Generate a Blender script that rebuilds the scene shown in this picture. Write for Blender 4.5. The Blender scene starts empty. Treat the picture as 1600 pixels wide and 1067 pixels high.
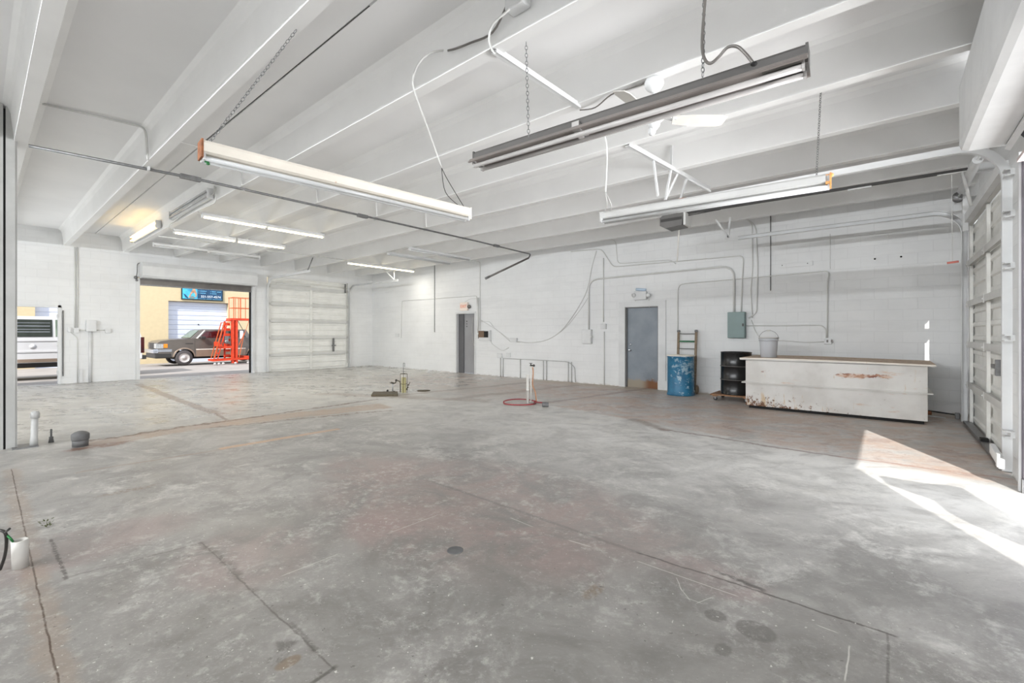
import bpy, bmesh, math, random
from mathutils import Vector, Matrix
random.seed(7)
SC = bpy.context.scene
COL = SC.collection
# ------------------------------------------------------------------ camera
FPX, HOR = 702.0, 520.0            # focal length in pixels, horizon row of the 1600x1067 photograph
YAW = math.atan(588 / 702.0)
EYE = 1.4
cd = bpy.data.cameras.new('camera'); cam = bpy.data.objects.new('camera', cd); COL.objects.link(cam)
cam.location = (0, 0, EYE); cam.rotation_euler = (math.pi / 2, 0, YAW)
cd.sensor_width = 36; cd.lens = FPX / 1600 * 36; cd.shift_y = -(533.5 - HOR) / 1600
cd.clip_start = 0.05; cd.clip_end = 300
SC.camera = cam
# ------------------------------------------------------------------ sky, sun, exposure
w = bpy.data.worlds.new('sky'); SC.world = w; w.use_nodes = True
bg = w.node_tree.nodes['Background']; bg.inputs[0].default_value = (0.80, 0.88, 1.0, 1); bg.inputs[1].default_value = 1.1
def lamp(name, typ, loc, rot, energy, color=(1, 1, 1), size=None, size_y=None, angle=None):
    d = bpy.data.lights.new(name, typ); o = bpy.data.objects.new(name, d); COL.objects.link(o)
    o.location = loc; o.rotation_euler = rot; d.energy = energy; d.color = color
    if typ == 'AREA':
        d.shape = 'RECTANGLE'; d.size = size; d.size_y = size_y
    if typ == 'SUN': d.angle = angle
    return o
def aim(o, d):
    o.rotation_euler = Vector(d).to_track_quat('-Z', 'Y').to_euler()
sun = lamp('sun', 'SUN', (5, -5, 12), (0, 0, 0), 3.6, (1, .97, .93), angle=0.012)
aim(sun, (-.43, .9, -.86))
# added area lamps: daylight outside the side bay, unseen fills behind the camera
a1 = lamp('daylight_side_bay', 'AREA', (6.0, 4.5, .8), (0, 0, 0), 700, (.975, .985, 1), 5.0, 1.5); aim(a1, (-1, 0.0, .12))
a6 = lamp('daylight_side_threshold', 'AREA', (3.0, 4.6, .5), (0, 0, 0), 105, (.975, .985, 1), 3.0, 1.2); aim(a6, (-1, 0.0, .3))
a2 = lamp('fill_rear_strip', 'AREA', (-4.9, -6.5, 3.67), (0, 0, 0), 605, (.945, .972, 1), 12, .09); aim(a2, (0, 1, -.03))  # added strip lamp below the stems, brightens the back wall; no bay door there
a3 = lamp('fill_rear_left', 'AREA', (-16.5, -3.0, .7), (0, 0, 0), 130, (.945, .972, 1), 5, 1.2); aim(a3, (1, .12, .35))  # added fill lamp in front of the closed left wall, lifts the ceiling
a4 = lamp('fill_rear_right', 'AREA', (.98, -2.4, .7), (0, 0, 0), 80, (.945, .972, 1), 4, 1.2); aim(a4, (-1, .12, .6))  # added fill lamp in front of the closed right wall, aimed at the ceiling
SC.view_settings.view_transform = 'Standard'; SC.view_settings.look = 'None'
SC.view_settings.gamma = 1.0; SC.view_settings.use_curve_mapping = False
SC.view_settings.exposure = 0.8
try:
    SC.cycles.use_denoising = True; SC.cycles.max_bounces = 10; SC.cycles.diffuse_bounces = 8
    SC.cycles.sample_clamp_indirect = 6.0; SC.cycles.caustics_reflective = False; SC.cycles.caustics_refractive = False
except Exception: pass

# ------------------------------------------------------------------ pixel -> place helpers (each at its own true distance)
def ray(u, v):
    xc = (u - 800) / FPX
    return Vector((-math.sin(YAW) + xc * math.cos(YAW), math.cos(YAW) + xc * math.sin(YAW), (HOR - v) / FPX))
O = Vector((0, 0, EYE))
def PY(u, v, Y): d = ray(u, v); return O + d * (Y / d.y)
def PX(u, v, X): d = ray(u, v); return O + d * (X / d.x)
def PZ(u, v, Z): d = ray(u, v); return O + d * ((Z - EYE) / d.z)
def PD(u, v, D): return O + ray(u, v) * D

# ------------------------------------------------------------------ mesh builder
class MB:
    def __init__(s): s.bm = bmesh.new(); s.smooth = False
    def box(s, x0, x1, y0, y1, z0, z1):
        m = Matrix.Translation(((x0 + x1) / 2, (y0 + y1) / 2, (z0 + z1) / 2)) @ Matrix.Diagonal((abs(x1 - x0), abs(y1 - y0), abs(z1 - z0), 1))
        bmesh.ops.create_cube(s.bm, size=1, matrix=m); return s
    def obox(s, c, ax, ay, az, sx, sy, sz):
        ax, ay, az = [Vector(a).normalized() for a in (ax, ay, az)]
        m = Matrix((ax * sx, ay * sy, az * sz)).transposed().to_4x4(); m.translation = Vector(c)
        bmesh.ops.create_cube(s.bm, size=1, matrix=m); return s
    def bar(s, p0, p1, w, h, up=(0, 0, 1)):
        p0, p1 = Vector(p0), Vector(p1); d = (p1 - p0); L = d.length; d.normalize(); up = Vector(up)
        if abs(d.dot(up)) > .98: up = Vector((0, 1, 0))
        side = d.cross(up).normalized(); u2 = side.cross(d).normalized()
        return s.obox((p0 + p1) / 2, d, side, u2, L, w, h)
    def tube(s, pts, r, seg=8, rad=None, caps=True):
        pts = [Vector(p) for p in pts]; n = len(pts); rings = []; ref = None
        for i, p in enumerate(pts):
            t = (pts[min(i + 1, n - 1)] - pts[max(i - 1, 0)]).normalized()
            if ref is None:
                ref = Vector((0, 0, 1)) if abs(t.z) < .9 else Vector((1, 0, 0))
            a = (ref - t * ref.dot(t))
            if a.length < 1e-4: a = Vector((0, 1, 0)) - t * t.y
            a.normalize(); ref = a; b = t.cross(a); rr = rad[i] if rad else r
            rings.append([s.bm.verts.new(p + (a * math.cos(k * 2 * math.pi / seg) + b * math.sin(k * 2 * math.pi / seg)) * rr) for k in range(seg)])
        for i in range(n - 1):
            for k in range(seg):
                f = s.bm.faces.new((rings[i][k], rings[i][(k + 1) % seg], rings[i + 1][(k + 1) % seg], rings[i + 1][k])); f.smooth = seg > 5
        if caps:
            s.bm.faces.new(list(reversed(rings[0]))); s.bm.faces.new(rings[-1])
        return s
    def lathe(s, prof, c=(0, 0, 0), axis=(0, 0, 1), seg=28, smooth=True):
        c = Vector(c); z = Vector(axis).normalized(); a = z.orthogonal().normalized(); b = z.cross(a); rings = []
        for (r, h) in prof:
            if r < 1e-5: rings.append([s.bm.verts.new(c + z * h)])
            else: rings.append([s.bm.verts.new(c + z * h + (a * math.cos(k * 2 * math.pi / seg) + b * math.sin(k * 2 * math.pi / seg)) * r) for k in range(seg)])
        for i in range(len(rings) - 1):
            A, B = rings[i], rings[i + 1]
            for k in range(seg):
                k2 = (k + 1) % seg
                if len(A) == 1 and len(B) == 1: continue
                if len(A) == 1: vs = (A[0], B[k2], B[k])
                elif len(B) == 1: vs = (A[k], A[k2], B[0])
                else: vs = (A[k], A[k2], B[k2], B[k])
                f = s.bm.faces.new(vs); f.smooth = smooth
        if tuple(prof[0]) == tuple(prof[-1]): return s
        for R, rev in ((rings[0], True), (rings[-1], False)):
            if len(R) > 1: s.bm.faces.new(list(reversed(R)) if rev else R)
        return s
    def prism(s, poly, f0, f1):
        """poly: list of 2d points; f0/f1 map (a,b) -> 3d at both ends"""
        A = [s.bm.verts.new(f0(*p)) for p in poly]; B = [s.bm.verts.new(f1(*p)) for p in poly]; n = len(poly)
        s.bm.faces.new(list(reversed(A))); s.bm.faces.new(B)
        for i in range(n): s.bm.faces.new((A[i], A[(i + 1) % n], B[(i + 1) % n], B[i]))
        return s
    def px(s, poly, x0, x1): return s.prism(poly, lambda a, b: Vector((x0, a, b)), lambda a, b: Vector((x1, a, b)))
    def py(s, poly, y0, y1): return s.prism(poly, lambda a, b: Vector((a, y0, b)), lambda a, b: Vector((a, y1, b)))
    def pz(s, poly, z0, z1): return s.prism(poly, lambda a, b: Vector((a, b, z0)), lambda a, b: Vector((a, b, z1)))
    def ball(s, c, r, sc=(1, 1, 1), seg=14):
        m = Matrix.Translation(c) @ Matrix.Diagonal((sc[0], sc[1], sc[2], 1))
        r_ = bmesh.ops.create_uvsphere(s.bm, u_segments=seg, v_segments=seg // 2 + 2, radius=r, matrix=m)
        for v in r_['verts']:
            for f in v.link_faces: f.smooth = True
        return s
    def chain(s, p0, p1, r=.0028, L=.034):
        p0, p1 = Vector(p0), Vector(p1); d = p1 - p0; n = max(2, int(d.length / (L * .78))); d.normalize()
        a = d.orthogonal().normalized(); b = d.cross(a)
        for i in range(n):
            c = p0.lerp(p1, (i + .5) / n); side = a if i % 2 else b
            pts = [c + d * (math.cos(t * math.pi / 4) * L / 2) + side * (math.sin(t * math.pi / 4) * L * .27) for t in range(8)]
            s.tube(pts + [pts[0]], r, 5, caps=False)
        return s
    def bevel(s, wd, seg=2):
        bmesh.ops.remove_doubles(s.bm, verts=s.bm.verts, dist=1e-5)
        es = [e for e in s.bm.edges if len(e.link_faces) == 2 and e.calc_face_angle(0) > .6]
        bmesh.ops.bevel(s.bm, geom=es, offset=wd, segments=seg, affect='EDGES', profile=.5, clamp_overlap=True); return s
def wloc(o):
    v = Vector((0, 0, 0))
    while o is not None: v += o.location; o = o.parent
    return v
def tag(o, label=None, cat=None, group=None, kind=None):
    if label: o['label'] = label
    if cat: o['category'] = cat
    if group: o['group'] = group
    if kind: o['kind'] = kind
    return o
def build(name, mb, mat, parent=None, label=None, cat=None, group=None, kind=None):
    bmesh.ops.recalc_face_normals(mb.bm, faces=mb.bm.faces)
    me = bpy.data.meshes.new(name); mb.bm.to_mesh(me); mb.bm.free(); me.materials.append(mat)
    o = bpy.data.objects.new(name, me); COL.objects.link(o)
    if parent is not None:
        o.parent = parent; me.transform(Matrix.Translation(-wloc(parent)))
    else:
        xs = [v.co for v in me.vertices]
        c = Vector(((min(v.x for v in xs) + max(v.x for v in xs)) / 2, (min(v.y for v in xs) + max(v.y for v in xs)) / 2, min(v.z for v in xs)))
        me.transform(Matrix.Translation(-c)); o.location = c
    return tag(o, label, cat, group, kind)
def root(name, loc, label=None, cat=None, group=None, kind=None):
    o = bpy.data.objects.new(name, None); COL.objects.link(o); o.location = Vector(loc); o.empty_display_size = .1
    return tag(o, label, cat, group, kind)
def structure(name, mb, mat, parent=None): return build(name, mb, mat, parent, kind=None if parent else 'structure')
def smoothpath(pts, k=5):
    pts = [Vector(p) for p in pts]; out = []
    for i in range(len(pts) - 1):
        p0 = pts[max(i - 1, 0)]; p1 = pts[i]; p2 = pts[i + 1]; p3 = pts[min(i + 2, len(pts) - 1)]
        for j in range(k):
            t = j / k
            out.append(.5 * ((2 * p1) + (p2 - p0) * t + (2 * p0 - 5 * p1 + 4 * p2 - p3) * t * t + (3 * p1 - p0 - 3 * p2 + p3) * t ** 3))
    return out + [pts[-1]]
def elbows(pts, r=.1, k=4):
    pts = [Vector(p) for p in pts]; out = [pts[0]]
    for i in range(1, len(pts) - 1):
        a, b, c = pts[i - 1], pts[i], pts[i + 1]; ra = min(r, (a - b).length * .45, (c - b).length * .45)
        p, q = b + (a - b).normalized() * ra, b + (c - b).normalized() * ra
        for j in range(k + 1):
            t = j / k; out.append(p * (1 - t) ** 2 + b * 2 * t * (1 - t) + q * t * t)
    return out + [pts[-1]]

def letters(par, text, size, loc, rot, mat, name='lettering', ax='CENTER', sx=1.):
    fc = bpy.data.curves.new(name, 'FONT'); fc.body = text; fc.size = size; fc.extrude = .003; fc.align_x = ax; fc.align_y = 'CENTER'
    tmp = bpy.data.objects.new('tmp', fc); COL.objects.link(tmp); bpy.context.view_layer.update()
    me = bpy.data.meshes.new_from_object(tmp); COL.objects.unlink(tmp); bpy.data.objects.remove(tmp)
    from mathutils import Euler
    me.transform(Matrix.Translation(Vector(loc) - wloc(par)) @ Euler(rot).to_matrix().to_4x4() @ Matrix.Diagonal((sx, 1, 1, 1)))
    me.materials.clear(); me.materials.append(M[mat]); o = bpy.data.objects.new(name, me); COL.objects.link(o); o.parent = par
    return o
# ------------------------------------------------------------------ materials
def srgb(r, g, b):
    f = lambda c: (c / 255) / 12.92 if c / 255 <= .04045 else ((c / 255 + .055) / 1.055) ** 2.4
    return (f(r), f(g), f(b), 1)
class S:
    """node socket with arithmetic"""
    def __init__(s, nt, k): s.nt = nt; s.k = k
    def _m(s, op, o=None, o2=None, clamp=False):
        n = s.nt.nodes.new('ShaderNodeMath'); n.operation = op; n.use_clamp = clamp
        s.nt.links.new(s.k, n.inputs[0])
        for i, q in ((1, o), (2, o2)):
            if q is None: continue
            if isinstance(q, S): s.nt.links.new(q.k, n.inputs[i])
            else: n.inputs[i].default_value = q
        return S(s.nt, n.outputs[0])
    def __add__(s, o): return s._m('ADD', o)
    def __sub__(s, o): return s._m('SUBTRACT', o)
    def __mul__(s, o): return s._m('MULTIPLY', o)
    def abs(s): return s._m('ABSOLUTE')
    def min(s, o): return s._m('MINIMUM', o)
    def max(s, o): return s._m('MAXIMUM', o)
    def ramp(s, a, b, lo=0., hi=1., smooth=True):
        n = s.nt.nodes.new('ShaderNodeMapRange'); n.interpolation_type = 'SMOOTHSTEP' if smooth else 'LINEAR'; n.clamp = True
        s.nt.links.new(s.k, n.inputs[0]); n.inputs[1].default_value = a; n.inputs[2].default_value = b
        n.inputs[3].default_value = lo; n.inputs[4].default_value = hi
        return S(s.nt, n.outputs[0])
class Mat:
    def __init__(s, name, rough=.6, metal=0., spec=.5):
        s.m = bpy.data.materials.new(name); s.m.use_nodes = True; s.nt = s.m.node_tree
        s.b = s.nt.nodes['Principled BSDF']; s.b.inputs['Roughness'].default_value = rough; s.b.inputs['Metallic'].default_value = metal
        s.b.inputs['Specular IOR Level'].default_value = spec
        g = s.nt.nodes.new('ShaderNodeNewGeometry'); s.posk = g.outputs['Position']
        x = s.nt.nodes.new('ShaderNodeSeparateXYZ'); s.nt.links.new(s.posk, x.inputs[0])
        s.x, s.y, s.z = [S(s.nt, x.outputs[i]) for i in range(3)]
    def vec(s, a, b, c):
        n = s.nt.nodes.new('ShaderNodeCombineXYZ')
        for i, q in enumerate((a, b, c)):
            if isinstance(q, S): s.nt.links.new(q.k, n.inputs[i])
            else: n.inputs[i].default_value = q
        return n.outputs[0]
    def noise(s, scale, detail=4, rough=.55, dist=0., vec=None, stretch=None):
        n = s.nt.nodes.new('ShaderNodeTexNoise'); n.inputs['Scale'].default_value = scale; n.inputs['Detail'].default_value = detail
        n.inputs['Roughness'].default_value = rough; n.inputs['Distortion'].default_value = dist
        if stretch: vec = s.vec(s.x * stretch[0], s.y * stretch[1], s.z * stretch[2])
        s.nt.links.new(vec if vec is not None else s.posk, n.inputs['Vector']); return S(s.nt, n.outputs['Fac'])
    def voro(s, scale, rand=1., vec=None):
        n = s.nt.nodes.new('ShaderNodeTexVoronoi'); n.inputs['Scale'].default_value = scale; n.inputs['Randomness'].default_value = rand
        s.nt.links.new(vec if vec is not None else s.posk, n.inputs['Vector']); return S(s.nt, n.outputs['Distance'])
    def mix(s, f, a, b):
        n = s.nt.nodes.new('ShaderNodeMix'); n.data_type = 'RGBA'
        for i, q in ((0, f), (6, a), (7, b)):
            if isinstance(q, S): s.nt.links.new(q.k, n.inputs[i])
            elif isinstance(q, tuple): n.inputs[i].default_value = q
            elif isinstance(q, (int, float)): n.inputs[i].default_value = q
            else: s.nt.links.new(q, n.inputs[i])
        return n.outputs[2]
    def color(s, k):
        if isinstance(k, tuple): s.b.inputs['Base Color'].default_value = k
        else: s.nt.links.new(k, s.b.inputs['Base Color'])
        return s
    def rough(s, k): s.nt.links.new(k.k, s.b.inputs['Roughness']); return s
    def bump(s, h, strength=.3, dist=.01):
        n = s.nt.nodes.new('ShaderNodeBump'); n.inputs['Strength'].default_value = strength; n.inputs['Distance'].default_value = dist
        s.nt.links.new(h.k, n.inputs['Height']); s.nt.links.new(n.outputs[0], s.b.inputs['Normal']); return s
def simple(name, c, rough=.6, metal=0., var=.12, scale=3., spec=.5, dirt=None):
    """slightly uneven colour, optional dirt colour in patches"""
    m = Mat(name, rough, metal, spec); c = srgb(*c); d = tuple(q * (1 - var) for q in c[:3]) + (1,)
    k = m.mix(m.noise(scale, 5).ramp(.35, .65), c, d)
    if dirt: k = m.mix(m.noise(dirt[1], 6, .7).ramp(dirt[2], dirt[2] + .08), k, srgb(*dirt[0]))
    m.color(k); m.bump(m.noise(scale * 12, 3), .08, .003); return m.m
def glow(name, c, strength):
    m = Mat(name, .4); m.color(srgb(*c)); m.b.inputs['Emission Color'].default_value = srgb(*c); m.b.inputs['Emission Strength'].default_value = strength
    return m.m
def block(name, along, c=(226, 227, 227)):
    m = Mat(name, .7); h = m.x if along == 'x' else m.y
    v = m.vec(h, m.z, 0.)
    n = m.nt.nodes.new('ShaderNodeTexBrick'); n.inputs['Scale'].default_value = 1; n.inputs['Mortar Size'].default_value = .006
    n.inputs['Mortar Smooth'].default_value = .6; n.inputs['Brick Width'].default_value = .406; n.inputs['Row Height'].default_value = .203
    n.inputs['Color1'].default_value = (.48, .48, .48, 1); n.inputs['Color2'].default_value = (.55, .55, .55, 1); n.inputs['Mortar'].default_value = (0, 0, 0, 1)
    m.nt.links.new(v, n.inputs['Vector']); fac = S(m.nt, n.outputs['Fac'])
    bw = m.nt.nodes.new('ShaderNodeRGBToBW'); m.nt.links.new(n.outputs['Color'], bw.inputs[0]); br = S(m.nt, bw.outputs[0])
    base = srgb(*c); d1 = tuple(q * .93 for q in base[:3]) + (1,); d2 = tuple(q * .86 for q in base[:3]) + (1,)
    k = m.mix(m.noise(.9, 5, .6).ramp(.35, .7), base, d1)
    k = m.mix(m.noise(.5, 6, .7, vec=m.vec(h * .6, m.z * 3., 4.)).ramp(.5, .62) * .5, k, tuple(q * .88 for q in base[:3]) + (1,))
    k = m.mix(br.ramp(.47, .56) * .25, k, d1)
    st = m.noise(1.6, 6, .7, vec=m.vec(h * .5, m.z * 4., 0.)).ramp(.56, .72)
    k = m.mix(st * .5, k, d2)
    k = m.mix(fac * .28, k, tuple(q * .72 for q in base[:3]) + (1,))
    k = m.mix(m.noise(9, 6, .75).ramp(.735, .76), k, srgb(150, 143, 134))
    k = m.mix(m.z.ramp(.0, .05, 1, 0) * m.noise(6, 4).ramp(.42, .6) * .5, k, srgb(150, 138, 120))
    m.color(k); m.bump((fac * -1.) + m.noise(40, 4) * .35 + m.noise(5, 4) * .5, .35, .006)
    return m.m

M = {}
M['wallx'] = block('painted_block_back', 'x'); M['wally'] = block('painted_block_side', 'y')
M['ceil'] = simple('painted_concrete_ceiling', (232, 232, 232), .7, var=.05, scale=.7)
M['stem'] = simple('painted_concrete_stem', (234, 234, 233), .65, var=.05, scale=1.2)
M['white'] = simple('white_paint_metal', (214, 215, 215), .45, var=.08)
M['whitec'] = simple('white_conduit_paint', (208, 208, 205), .5, var=.08)
M['offwhite'] = simple('cream_enamel', (233, 226, 214), .4, var=.1, dirt=((190, 150, 115), 7, .66))
M['doorw'] = simple('door_panel_white', (232, 232, 228), .5, var=.08, dirt=((185, 180, 172), 5, .66))
M['enamel'] = simple('aged_white_enamel', (186, 186, 184), .5, var=.08)
M['galv'] = simple('galvanised_steel', (128, 128, 128), .4, .6, var=.2, scale=20)
M['dark'] = simple('dark_metal', (58, 56, 54), .5, .3)
M['black'] = simple('black_gap', (22, 21, 21), .8)
M['bronze'] = simple('bronze_reflector', (150, 142, 138), .38, .5, var=.15)
M['bronzed'] = simple('dark_bronze_housing', (96, 94, 92), .45, .4, var=.12)
M['grime'] = simple('old_grey_enamel', (112, 108, 104), .35, .2, var=.2)
M['tubeoff'] = simple('unlit_tube_glass', (190, 191, 191), .15, var=.02)
M['tubegrey'] = simple('old_unlit_tube_glass', (186, 183, 181), .12, var=.05)
M['tubeon'] = glow('lit_tube', (255, 236, 190), 5)
M['tubeorange'] = glow('lit_orange_tube', (255, 222, 150), 3.5)
M['rust'] = simple('rust', (150, 95, 62), .8, var=.4, scale=25)
M['orangerust'] = simple('pale_orange_rust', (226, 160, 96), .8, var=.25, scale=40)
M['green'] = simple('green_lamp_holder', (35, 120, 60), .5)
M['greydoor'] = simple('grey_door_paint', (150, 150, 152), .5, var=.08, scale=2)
M['purple'] = simple('purple_grey_steel', (128, 120, 130), .4, .3, var=.2)
M['pinkbar'] = simple('sunlit_guide_bar', (205, 190, 188), .5)  # pale pink puts sunlight into the bar's colour
M['panelgreen'] = simple('grey_green_enamel', (112, 134, 132), .4, var=.08)
M['wood'] = simple('weathered_plywood', (204, 182, 160), .8, var=.3, scale=12, dirt=((140, 80, 50), 4, .6))
M['woodd'] = simple('brown_dolly_wood', (150, 112, 82), .8, var=.35, scale=18)
M['ltwood'] = simple('aged_wood_rail', (138, 122, 102), .8, var=.3, scale=20)
M['bucket'] = simple('grey_plastic', (186, 188, 192), .25, var=.03)
M['blackpaint'] = simple('glossy_black_paint', (20, 20, 22), .27, var=.3, scale=6, dirt=((55, 42, 38), 9, .66))
M['hose'] = simple('red_rubber_hose', (150, 62, 66), .5, var=.2, scale=30)
M['hosetan'] = simple('tan_hose', (178, 132, 100), .5, var=.2, scale=30)
M['pvc'] = simple('white_pvc_pipe', (206, 203, 197), .4, var=.06, scale=9)
M['pipegrey'] = simple('grey_pipe_paint', (182, 182, 180), .5, var=.12, scale=12)
M['caps'] = simple('dark_grey_rubber_cap', (98, 98, 98), .6, var=.2, scale=15)
M['olive'] = simple('olive_sleeve', (170, 162, 118), .6, var=.2, scale=14)
M['oliverod'] = simple('dirty_brown_steel', (92, 82, 62), .6, .3, var=.4, scale=40)
M['orange'] = simple('safety_orange_paint', (206, 62, 28), .42, var=.2, scale=8)
M['fadedorange'] = simple('faded_orange_tube', (196, 96, 50), .5, var=.2, scale=12)
M['tyre'] = simple('tyre_rubber', (72, 68, 68), .8)
M['rim'] = simple('alloy_wheel', (205, 200, 196), .35, .5)
M['truck'] = simple('grey_brown_car_paint', (112, 106, 100), .3, .5, var=.08)
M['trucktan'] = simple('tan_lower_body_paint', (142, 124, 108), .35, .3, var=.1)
M['chrome'] = simple('chrome', (200, 204, 212), .18, .9)
M['glass'] = simple('dark_car_glass', (52, 58, 52), .08, var=.3)
M['redglass'] = simple('window_with_red_interior', (72, 22, 24), .1, var=.5, scale=6)
M['windscreen'] = simple('greenish_windscreen', (120, 134, 118), .08, var=.35, scale=2)
M['amber'] = simple('amber_lens', (226, 140, 40), .2)
M['lens'] = simple('headlight_lens', (176, 178, 178), .1, var=.3, scale=30)
M['vanwhite'] = simple('van_white_paint', (206, 205, 206), .3, var=.03)
M['tan'] = simple('tan_stucco', (204, 186, 150), .85, var=.05, scale=6)
M['bluewhite'] = simple('pale_grey_roll_door', (208, 212, 224), .5, var=.04)
M['asphalt'] = simple('pale_worn_asphalt', (150, 144, 139), .9, var=.18, scale=1.4)
M['signframe'] = simple('dark_green_sign_frame', (28, 48, 50), .5)
M['teal'] = simple('dark_teal_sign', (20, 72, 108), .4, var=.35, scale=6)
M['cyan'] = simple('cyan_sign_picture', (80, 190, 226), .4, var=.3, scale=5)
M['signwhite'] = simple('sign_white', (236, 242, 246), .4, var=.02)
M['signblue'] = simple('sign_light_blue_text', (120, 190, 226), .4, var=.1)
M['skin'] = simple('sign_tan_shape', (206, 160, 128), .5, var=.3, scale=9)
M['exitorange'] = simple('exit_orange', (232, 138, 100), .5, var=.05)
M['exitface'] = simple('exit_face', (236, 222, 212), .5, var=.03)
M['led'] = simple('pale_blue_lens', (196, 214, 232), .2)
M['redhandle'] = simple('red_plastic_handle', (206, 120, 108), .5)
M['greenbar'] = simple('green_rod', (40, 108, 72), .5)
M['leaf'] = simple('small_weed_leaves', (92, 98, 60), .8, var=.4, scale=60)
M['copper'] = simple('brown_gadget', (120, 96, 76), .5, var=.3, scale=40)

# blue grey door with rust at the foot
m = Mat('blue_grey_door', .4); k = m.mix(m.noise(2.2, 5).ramp(.35, .7), srgb(132, 140, 148), srgb(118, 126, 134))
k = m.mix((m.z + m.noise(7, 5) * .22).ramp(.28, .36, 1, 0), k, m.mix(m.x.ramp(-4.85, -4.6), srgb(150, 140, 124), srgb(116, 72, 36)))
k = m.mix(m.noise(16, 5, .7).ramp(.66, .72) * m.z.ramp(.2, .5, 1, 0), k, srgb(200, 190, 176)); m.color(k); M['bluedoor'] = m.m
# blue drum with worn paint
m = Mat('worn_blue_drum_paint', .45); k = m.mix(m.noise(5, 5).ramp(.35, .65), srgb(38, 112, 146), srgb(30, 96, 130))
k = m.mix((m.noise(8, 8, .75) + m.x.ramp(-3.85, -3.55, -.08, .03) + m.z.ramp(.15, .5, -.04, .02)).ramp(.555, .6), k, srgb(146, 172, 186))
k = m.mix((m.noise(13, 8, .8, dist=.4) + m.z.ramp(.6, .85, 0, .02)).ramp(.64, .67), k, srgb(176, 136, 126)); m.color(k); M['bluedrum'] = m.m
# rusty white tank
m = Mat('rusty_white_tank', .5)
k = m.mix(m.noise(2, 5).ramp(.35, .7), srgb(216, 214, 210), srgb(200, 197, 192))
low = (m.x.ramp(-2.0, -.1, 1, 0) * m.z.ramp(.04, .42, 1, 0)) * .19
k = m.mix((m.noise(3, 6, .7, vec=m.vec(m.x * 6., m.y, m.z * .7)) + low * .8).ramp(.62, .74) * .8, k, srgb(196, 168, 128))
k = m.mix((m.noise(16, 8, .8) + low).ramp(.66, .69), k, srgb(108, 72, 46))
band = (m.z - .70).abs().ramp(.0, .09, 1, 0) * (m.x.ramp(-.75, -.6) * m.x.ramp(.0, .12, 1, 0)).max(m.x.ramp(-1.9, -1.75) * m.x.ramp(-1.5, -1.3, 1, 0) * .6)
k = m.mix((m.noise(14, 8, .8, vec=m.vec(m.x * .6, m.y, m.z * 1.3)) + band * .2).ramp(.67, .71), k, srgb(120, 60, 38))
k = m.mix((m.noise(5, 6, .7, vec=m.vec(m.x * .5, m.y, m.z * 2.)) + band * .16).ramp(.6, .75) * .7, k, srgb(200, 160, 130))
low2 = m.z.ramp(.02, .12, 1, 0) * m.x.ramp(-1.2, .2, 1, .3)
k = m.mix((m.noise(22, 8, .8) + low2 * .2).ramp(.66, .69), k, srgb(96, 52, 30)); m.color(k); M['tank'] = m.m

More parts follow.
